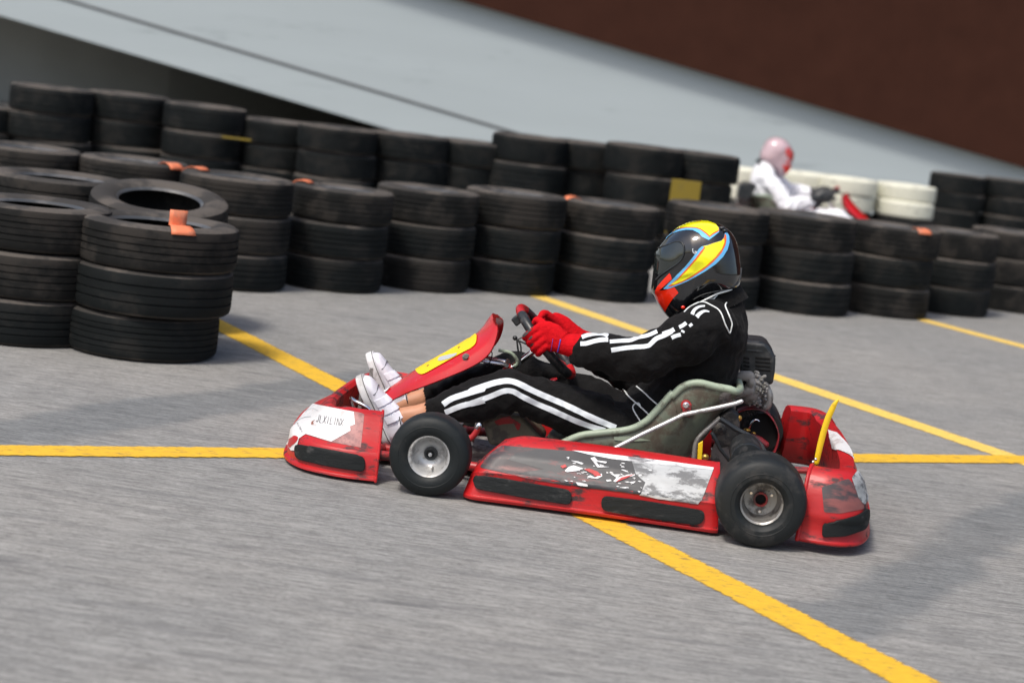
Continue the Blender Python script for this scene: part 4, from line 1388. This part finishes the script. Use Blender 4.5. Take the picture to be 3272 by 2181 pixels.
for pts in ([z3(*q) for q in ((490, 905), (520, 875), (560, 850), (610, 828), (660, 826), (710, 850), (768, 884), (800, 930), (825, 1000), (848, 1050), (866, 1080), (880, 1035), (884, 1000), (866, 950), (845, 900), (828, 855), (842, 825), (872, 815), (905, 845))],
            [z3(*q) for q in ((650, 812), (690, 800), (735, 795), (750, 780), (772, 757))],
            [z2(*q) for q in ((1213, 655), (1250, 705), (1300, 750), (1350, 795), (1402, 842))],
            [z2(*q) for q in ((1310, 637), (1360, 680), (1420, 735), (1472, 776))],
            [z2(*q) for q in ((1342, 897), (1315, 855), (1290, 815), (1282, 785), (1300, 760), (1325, 758), (1335, 775))]):
    cord('piping', 'piping', body, tbd, pts, .0026, .0012, 4)

# collar
mb = MB()
ncz = V((-.315, 0, .665)); nax = V((.55, 0, 1)).normalized()
nu, nv = V((0, 1, 0)), nax.cross(V((0, 1, 0)))
rings = []
for h, r_ in ((-.03, 1.10), (.0, 1.02), (.035, .98), (.04, .95), (.035, .91), (0, .93)):
    rings.append([ncz + nax * (h) + nu * (.082 * r_ * math.cos(a)) + nv * (.088 * r_ * math.sin(a)) for a in [2 * math.pi * k / 36 for k in range(36)]])
mb.rings(rings, cap=False)
col = mb.build('collar', 'suit', body, angle=80)
mb = MB(); mb.tube([kp(*z3(*q), yy) for q, yy in (((890, 690), .05), ((886, 712), .07), ((850, 728), .085), ((770, 752), .095), ((700, 785), .098), ((640, 815), .098), ((590, 842), .09))], .0032, 8, sub=4, round_=True); mb.build('collar_piping', 'piping', col)
mb = MB()
lt = [kp(*zh(*q), .05) for q in ((1145, 955), (1120, 1010), (1105, 1060), (1125, 1100), (1160, 1090))]
mb.tube(lt, .0022, 6, sub=4, round_=True)
mb.prism([kp(*zh(*q), .052) for q in ((1165, 1045), (1185, 1060), (1205, 1140), (1180, 1140), (1150, 1120))], (0, -1, 0), .004)
mb.build('yellow_tag', 'yellow_paint', col)


# ---- helmet: silhouette radii swept across the width
def helmet_mesh():
    sil = [z3(*q) for q in ((630, 145), (575, 150), (520, 165), (470, 186), (420, 215), (380, 248), (340, 285), (308, 325), (280, 360), (258, 400), (245, 440), (236, 500), (228, 560), (222, 610), (216, 660), (212, 705), (216, 740), (240, 775), (255, 815), (280, 860), (310, 905), (345, 945), (385, 972), (430, 968), (500, 900), (560, 850), (640, 815), (760, 775), (880, 735), (935, 700), (955, 650), (965, 590), (962, 540), (955, 480), (945, 410), (925, 325), (885, 250), (830, 200), (775, 170), (700, 150))]
    P = [kp(*q, 0) for q in sil]
    c = kp(*z3(590, 540), 0)
    P = [V(q) for q in cr([tuple(p) for p in P + P[:1]], 5)[:-1]]
    n = len(P); rings = []
    WH = .128
    for k in range(1, 36):
        f = -math.pi / 2 + math.pi * k / 36
        y = WH * math.copysign(abs(math.sin(f)) ** .92, f)
        rr = max(0, math.cos(f)) ** .62
        ring = []
        for p in P:
            d = p - c
            a = math.atan2(d.z, d.x)
            low_ = max(0, -d.z - .06) / .14
            yk = y * (1 - .16 * min(1, low_)) * (1 - .12 * max(0, (d.x - .05) / .1))
            ring.append(c + d * rr + V((0, yk, 0)))
        rings.append(ring)
    mb = MB(); mb.rings(rings)
    return mb


hm = helmet_mesh().build('helmet', 'helmet', man, angle=180)
th = bvh_of(hm)
visor = rounded([zh(*q) for q in ((175, 470), (225, 455), (330, 415), (420, 375), (480, 372), (520, 405), (530, 480), (505, 560), (455, 625), (350, 700), (240, 770), (200, 770), (160, 720), (150, 600), (155, 520))], 8)
vo = decal('visor', 'visor', hm, th, visor, .0035, 5, mirror=True)
cord('visor_seal', 'black_plastic', hm, th, [zh(*q) for q in ((215, 445), (330, 405), (430, 368), (490, 368), (525, 405), (534, 480), (510, 565), (455, 632), (350, 708), (235, 790), (190, 835))], .0032, .002, 5)
decal('blue_flash', 'h_blue', hm, th, [zh(*q) for q in ((275, 950), (400, 820), (540, 680), (640, 560), (720, 450), (755, 420), (830, 402), (900, 378), (1000, 348), (1030, 310), (1040, 255), (1070, 245), (1095, 290), (1100, 370), (1075, 460), (1020, 550), (930, 640), (800, 730), (680, 800), (560, 862), (430, 915), (330, 952))], .0010, 4, mirror=True)
decal('orange_flash', 'h_orange', hm, th, [zh(*q) for q in ((330, 922), (440, 832), (560, 702), (660, 590), (740, 480), (782, 436), (770, 425), (830, 405), (900, 380), (1000, 350), (1032, 310), (1040, 262), (1058, 285), (1060, 340), (1048, 405), (1000, 500), (900, 612), (780, 712), (640, 802), (500, 872), (380, 917))], .0016, 4, mirror=True)
decal('yellow_flash', 'h_yellow', hm, th, [zh(*q) for q in ((368, 893), (450, 840), (575, 716), (680, 598), (770, 484), (800, 432), (765, 420), (830, 408), (900, 382), (1000, 352), (1030, 325), (1034, 370), (1002, 455), (920, 560), (800, 670), (660, 768), (520, 848), (405, 894))], .0022, 4, mirror=True)
decal('blue_flash', 'h_blue', hm, th, [zh(*q) for q in ((212, 432), (240, 360), (300, 275), (380, 200), (480, 142), (600, 106), (720, 98), (830, 104), (925, 142), (968, 190), (972, 240), (900, 300), (840, 342), (800, 322), (752, 298), (720, 256), (640, 216), (560, 213), (470, 229), (380, 264), (300, 322), (242, 382))], .0010, 4, mirror=True)
decal('orange_flash', 'h_orange', hm, th, [zh(*q) for q in ((240, 385), (300, 285), (380, 206), (480, 147), (600, 108), (720, 99), (830, 105), (925, 143), (966, 190), (968, 232), (900, 270), (850, 306), (800, 262), (740, 216), (680, 193), (560, 190), (450, 210), (360, 254), (290, 318))], .0016, 4, mirror=True)
decal('yellow_flash', 'h_yellow', hm, th, [zh(*q) for q in ((246, 378), (300, 288), (380, 209), (480, 149), (600, 109), (720, 99), (830, 105), (925, 143), (962, 190), (960, 222), (900, 250), (852, 288), (806, 246), (745, 205), (682, 185), (560, 182), (450, 201), (360, 245), (290, 308))], .0022, 4, mirror=True)
decal('red_flash', 'h_red', hm, th, [zh(*q) for q in ((350, 755), (366, 775), (380, 830), (300, 900), (220, 975), (300, 962), (412, 930), (440, 965), (462, 1000), (400, 1062), (345, 1140), (295, 1240), (235, 1150), (185, 1080), (168, 1020), (172, 975), (200, 920), (260, 850))], .0012, 4, mirror=True)
cord('emblem', 'stripe', hm, th, [zh(*q) for q in ((642, 452), (642, 480), (655, 505), (678, 508), (690, 490), (668, 485))], .0016, .001, 3)
mb = MB(); p = lay(th, *zh(520, 1180), .001); mb.ell(p, (.007, .004, .006), 12, 8); mb.build('strap_button', 'h_red', hm)
mb = MB()
for q in ((1005, 195), (1040, 225)):
    mb.ell(lay(th, *zh(*q), .002), (.010, .012, .006), 12, 8)
mb.build('top_vent', 'black_plastic', hm)
mb = MB()
lp = [lay(th, *zh(*q), .0) for q in ((1245, 700), (1235, 800), (1200, 880), (1130, 925))]
mb.tube(lp, .004, 8, sub=3, round_=True); mb.build('edge_trim', 'black_plastic', hm)

# ---- gloved hands on the steering wheel
RG = .0165


def hand(s_, ang):
    """hand gripping the rim at ring angle ang; fingers wrap over the outside and the front of the rim"""
    a = R(ang)
    c = SWC + SWT * (SWR * 1.04 * math.cos(a)) + V((0, SWR * math.sin(a), 0))
    rad = (SWT * math.cos(a) + V((0, math.sin(a), 0))).normalized()
    tan = (-SWT * math.sin(a) + V((0, math.cos(a), 0))).normalized()
    if tan.z < 0: tan = -tan                       # up along the rim
    wr = ARM['n' if s_ > 0 else 'f'][2]
    mb = MB()

    def on(f, r_, u):                              # polar position round the rim: f=0 outward, 90 towards the driver
        return c + tan * u + (rad * math.cos(R(f)) + SWN * math.sin(R(f))) * r_
    mcp = []
    for i, (u, fr_, ln) in enumerate(((.034, .0112, 1.), (.0115, .0118, 1.06), (-.0115, .0114, 1.0), (-.033, .0098, .84))):
        q = RG + fr_ + .001
        kn = on(52, q + .018, u * .98)
        mcp.append(kn)
        mb.tube([kn, on(20, q + .010, u), on(-22, q + .006, u * 1.02), on(-62, q + .002, u * 1.02), on(-105, q, u), on(-105 - 35 * ln, q, u)],
                [fr_ * 1.22, fr_ * 1.12, fr_ * 1.10, fr_ * 1.04, fr_, fr_ * .86], 12, tan, sub=3, round_=True)
    # palm: from the knuckles back to the wrist
    mid = sum(mcp, V()) / 4
    fw = (wr - mid).normalized()
    pal = [mid + fw * .0, mid + fw * .03, mid.lerp(wr, .55), wr]
    mb.tube([mid - fw * .004] + pal[1:] + [wr + (wr - ARM['n' if s_ > 0 else 'f'][1]).normalized() * -.02],
            [(.047, .0185), (.049, .023), (.044, .026), (.034, .030), (.034, .030)], 18, tan, sub=3, round_=True)
    # thumb leaves the side of the palm near its base and closes over the driver's side of the rim
    th0 = mid.lerp(wr, .55) + tan * .030 - rad * .010
    mb.tube([th0, on(88, RG + .026, .052), on(120, RG + .016, .060), on(165, RG + .013, .052)], [.0155, .0140, .0128, .0105], 12, rad, sub=3, round_=True)
    g = mb.build('glove', 'glove', man)
    remesh(g, .0034, 3, .4)
    for v in g.data.vertices:
        v.co += v.normal * (.0012 * noise.noise(v.co * 60) + .0006 * noise.noise(v.co * 140))
    # gauntlet cuff
    el = ARM['n' if s_ > 0 else 'f'][1]
    ax = (el - wr).normalized()
    q = mid.lerp(wr, .80)
    mb = MB()
    mb.tube([q, wr + ax * -.004, wr + ax * .022, wr + ax * .050, wr + ax * .053, wr + ax * .048, wr], [(.041, .034), (.037, .034), (.040, .040), (.045, .046), (.044, .045), (.042, .043), (.034, .030)], 22, tan, sub=2)
    cu = mb.build('cuff', 'glove', g, angle=80)
    return g, c, rad, tan, on, mid, wr


gn, c, rad, tan, on, mid, wr = hand(1, 80)
gf = hand(-1, -84)[0]
tg = bvh_of(gn)
for poly in (((268, 520), (272, 478), (300, 445), (360, 425), (408, 410), (400, 435), (350, 480), (310, 520), (285, 540)), ((345, 575), (365, 535), (398, 515), (402, 532), (372, 565)), ((365, 640), (385, 615), (415, 605), (415, 625), (380, 652)), ((285, 600), (300, 590), (330, 625), (322, 638), (290, 632))):
    decal('finger_patch', 'glove_grey', gn, tg, rounded([zs(*q) for q in poly], 4), .0016, 4)
gc = kids(gn)[0]
for q in kids(gn):
    if q.name.startswith('cuff'): gc = q
tgc = bvh_of(gc)
cord('stitching', 'glove_blue', gn, tgc, [zs(*q) for q in ((752, 545), (745, 580), (738, 620), (725, 680), (708, 745))], .0024, .001, 4)
cord('stitching', 'glove_blue', gn, tg, [zs(*q) for q in ((655, 560), (645, 620), (635, 680), (628, 710))], .0010, .0008, 4)
decal('cuff_band', 'glove_grey', gn, tgc, [zs(*q) for q in ((740, 780), (830, 795), (920, 818), (925, 850), (830, 828), (740, 800))], .0015, 4)
tgf = bvh_of(gf)
decal('finger_patch', 'glove_grey', gf, tgf, rounded([zs(*q) for q in ((600, 440), (660, 425), (720, 435), (800, 500), (770, 520), (700, 490), (640, 465))], 5), .0016, 4)


# ---- shoes
def shoe(nm, s_):
    j = J[nm]
    toe, heel = j['toe'], j['heel']
    u = (toe - heel).normalized(); L_ = (toe - heel).length + .015
    sd = V((0, 1, 0)); sd = (sd - u * u.dot(sd)).normalized()
    up = u.cross(sd)
    if up.x > 0: up = -up                           # away from the sole: back towards the driver
    o = heel - u * .012

    def P_(x, y, z): return o + u * (x * L_) + sd * (y * s_) + up * z
    outl = [(-.02, .012), (.02, .026), (.10, .033), (.25, .034), (.42, .033), (.58, .040), (.74, .045), (.88, .040), (.97, .026), (1.02, .010)]
    O = cr(outl, 3)
    mb = MB()
    left = [(x, w_) for x, w_ in O]; full = left + [(x, -w_ * .9) for x, w_ in reversed(left)]
    rr = []
    for z, k in ((-.002, .93), (0, .99), (.004, 1.02), (.020, 1.02), (.026, 1.0), (.027, .9)):
        rr.append([P_(.5 + (x - .5) * (1 - (1 - k) * .3), y * k, z) for x, y in full])
    mb.rings(rr)
    sh = mb.build('shoe', 'sole', man, bevel=.001, angle=50)
    # upper
    mb = MB()
    secs = [(-.01, .018, .030, .075), (.05, .031, .030, .090), (.15, .036, .028, .095), (.27, .038, .024, .096), (.38, .039, .020, .090), (.50, .041, .018, .080), (.62, .043, .016, .069), (.74, .045, .014, .060), (.86, .042, .014, .053), (.95, .031, .014, .043), (.995, .010, .014, .022)]
    rings = []
    for x, w_, zb_, zt in [tuple(q) for q in cr(secs, 3)]:
        rg = []
        for k in range(26):
            a = 2 * math.pi * k / 26
            cy, sz = math.cos(a), math.sin(a)
            wv = w_ * (.80 if sz > .5 else 1)
            rg.append(P_(x, wv * math.copysign(abs(cy) ** .75, cy), (zb_ * 0 + .018) + (zt - .018) * (.5 + .5 * math.copysign(abs(sz) ** .8, sz))))
        rings.append(rg)
    mb.rings(rings)
    upr = mb.build('upper', 'shoe', sh, angle=70)
    for v in upr.data.vertices: v.co += v.normal * (.0016 * noise.noise(v.co * 38))
    # ankle collar
    mb = MB()
    an = P_(.16, 0, .070); dr = (j['ankle'] - an).normalized()
    dr = (up * .8 - u * .1).normalized()
    mb.tube([an - up * .02, an + dr * .006, an + dr * .016, an + dr * .014, an - up * .01], [(.034, .040), (.037, .043), (.040, .045), (.034, .038), (.030, .034)], 22, sd)
    mb.build('ankle_collar', 'shoe', sh, angle=80)
    # black line round the opening and along the toe cap
    mb = MB(); mb.tube([an + dr * .013 + sd * (.041 * math.cos(R(a))) + sd.cross(dr) * (.046 * math.sin(R(a))) for a in range(0, 360, 15)], .0022, 6, dr, closed=True); mb.build('opening_line', 'black_line', sh)
    mb = MB(); mb.tube([P_(.80 - .08 * math.cos(R(a)) ** 2, .0455 * math.cos(R(a)) * (.80 if a > 30 and a < 150 else 1), .018 + .0405 * (.5 + .5 * math.sin(R(a)) ** .8 if math.sin(R(a)) > 0 else .5) + .001) for a in range(0, 181, 12)], .0013, 6, u); mb.build('toe_line', 'black_line', sh)
    # black line along the sole and three straps
    mb = MB(); mb.tube([P_(x, y * 1.035, .0225) for x, y in full], .0013, 6, up, closed=True); mb.build('sole_line', 'black_line', sh)
    for x, zt, w_ in ((.32, .0935, .0388), (.455, .0840, .0402), (.585, .0720, .0425)):
        rows = []
        for dx, lift in ((-.0135, -.002), (-.0125, .0042), (.0125, .0042), (.0135, -.002)):
            pts = []
            for k in range(17):
                a = R(-20 + 205 * k / 16)
                cy, sz = math.cos(a), math.sin(a)
                hh = zt - dx * .45
                pts.append(P_(x + dx / L_, (w_ + lift) * (.80 if sz > .5 else 1) * math.copysign(abs(cy) ** .75, cy), .018 + (hh + lift - .018) * (.5 + .5 * math.copysign(abs(sz) ** .8, sz))))
            rows.append(pts)
        mb = MB(); mb.rings(rows, closed_u=False, cap=False)
        mb.build('strap', 'shoe', sh, angle=60)
    return sh


shoe('n', 1)
shoe('f', -1)


# ------------------------------------------------------------------ the distant kart with its driver in white, heading the other way
K2 = Matrix.Translation((2.33 + .225, 18.05, 0)) @ Matrix.Rotation(R(-2), 4, 'Z') @ Matrix.Scale(1.09, 4)
kart2 = copy_tree(kart)
kart2.matrix_world = K2
tag(kart2, 'distant kart half hidden behind the tyre walls, driven by the person in white', 'go-kart')
man2 = copy_tree(man)
man2.matrix_world = K2 @ Matrix.Translation(HIP)
tag(man2, 'person in white suit and pale helmet with red visor, driving the distant kart', 'person')
SWAP = {'suit': 'suit_white', 'glove': 'black_plastic', 'helmet': 'helmet_white', 'visor': 'visor_red', 'shoe': 'black_plastic'}
DROP = ('blue_flash', 'orange_flash', 'yellow_flash', 'emblem', 'flash_none', 'leg_stripe', 'sleeve_stripe', 'piping', 'collar_piping', 'badge', 'finger_patch', 'stitching', 'cuff_band', 'yellow_tag')


def redress(o):
    for ch in kids(o):
        if ch.name.split('.')[0] in DROP:
            bpy.data.objects.remove(ch); continue
        redress(ch)
        if ch.name.startswith('collar'):
            for sl in ch.material_slots: sl.link = 'OBJECT'; sl.material = M['black_plastic']
            continue
        for sl in ch.material_slots:
            for a, b in SWAP.items():
                if sl.material is M[a]:
                    sl.link = 'OBJECT'; sl.material = M[b]; break


redress(man2)
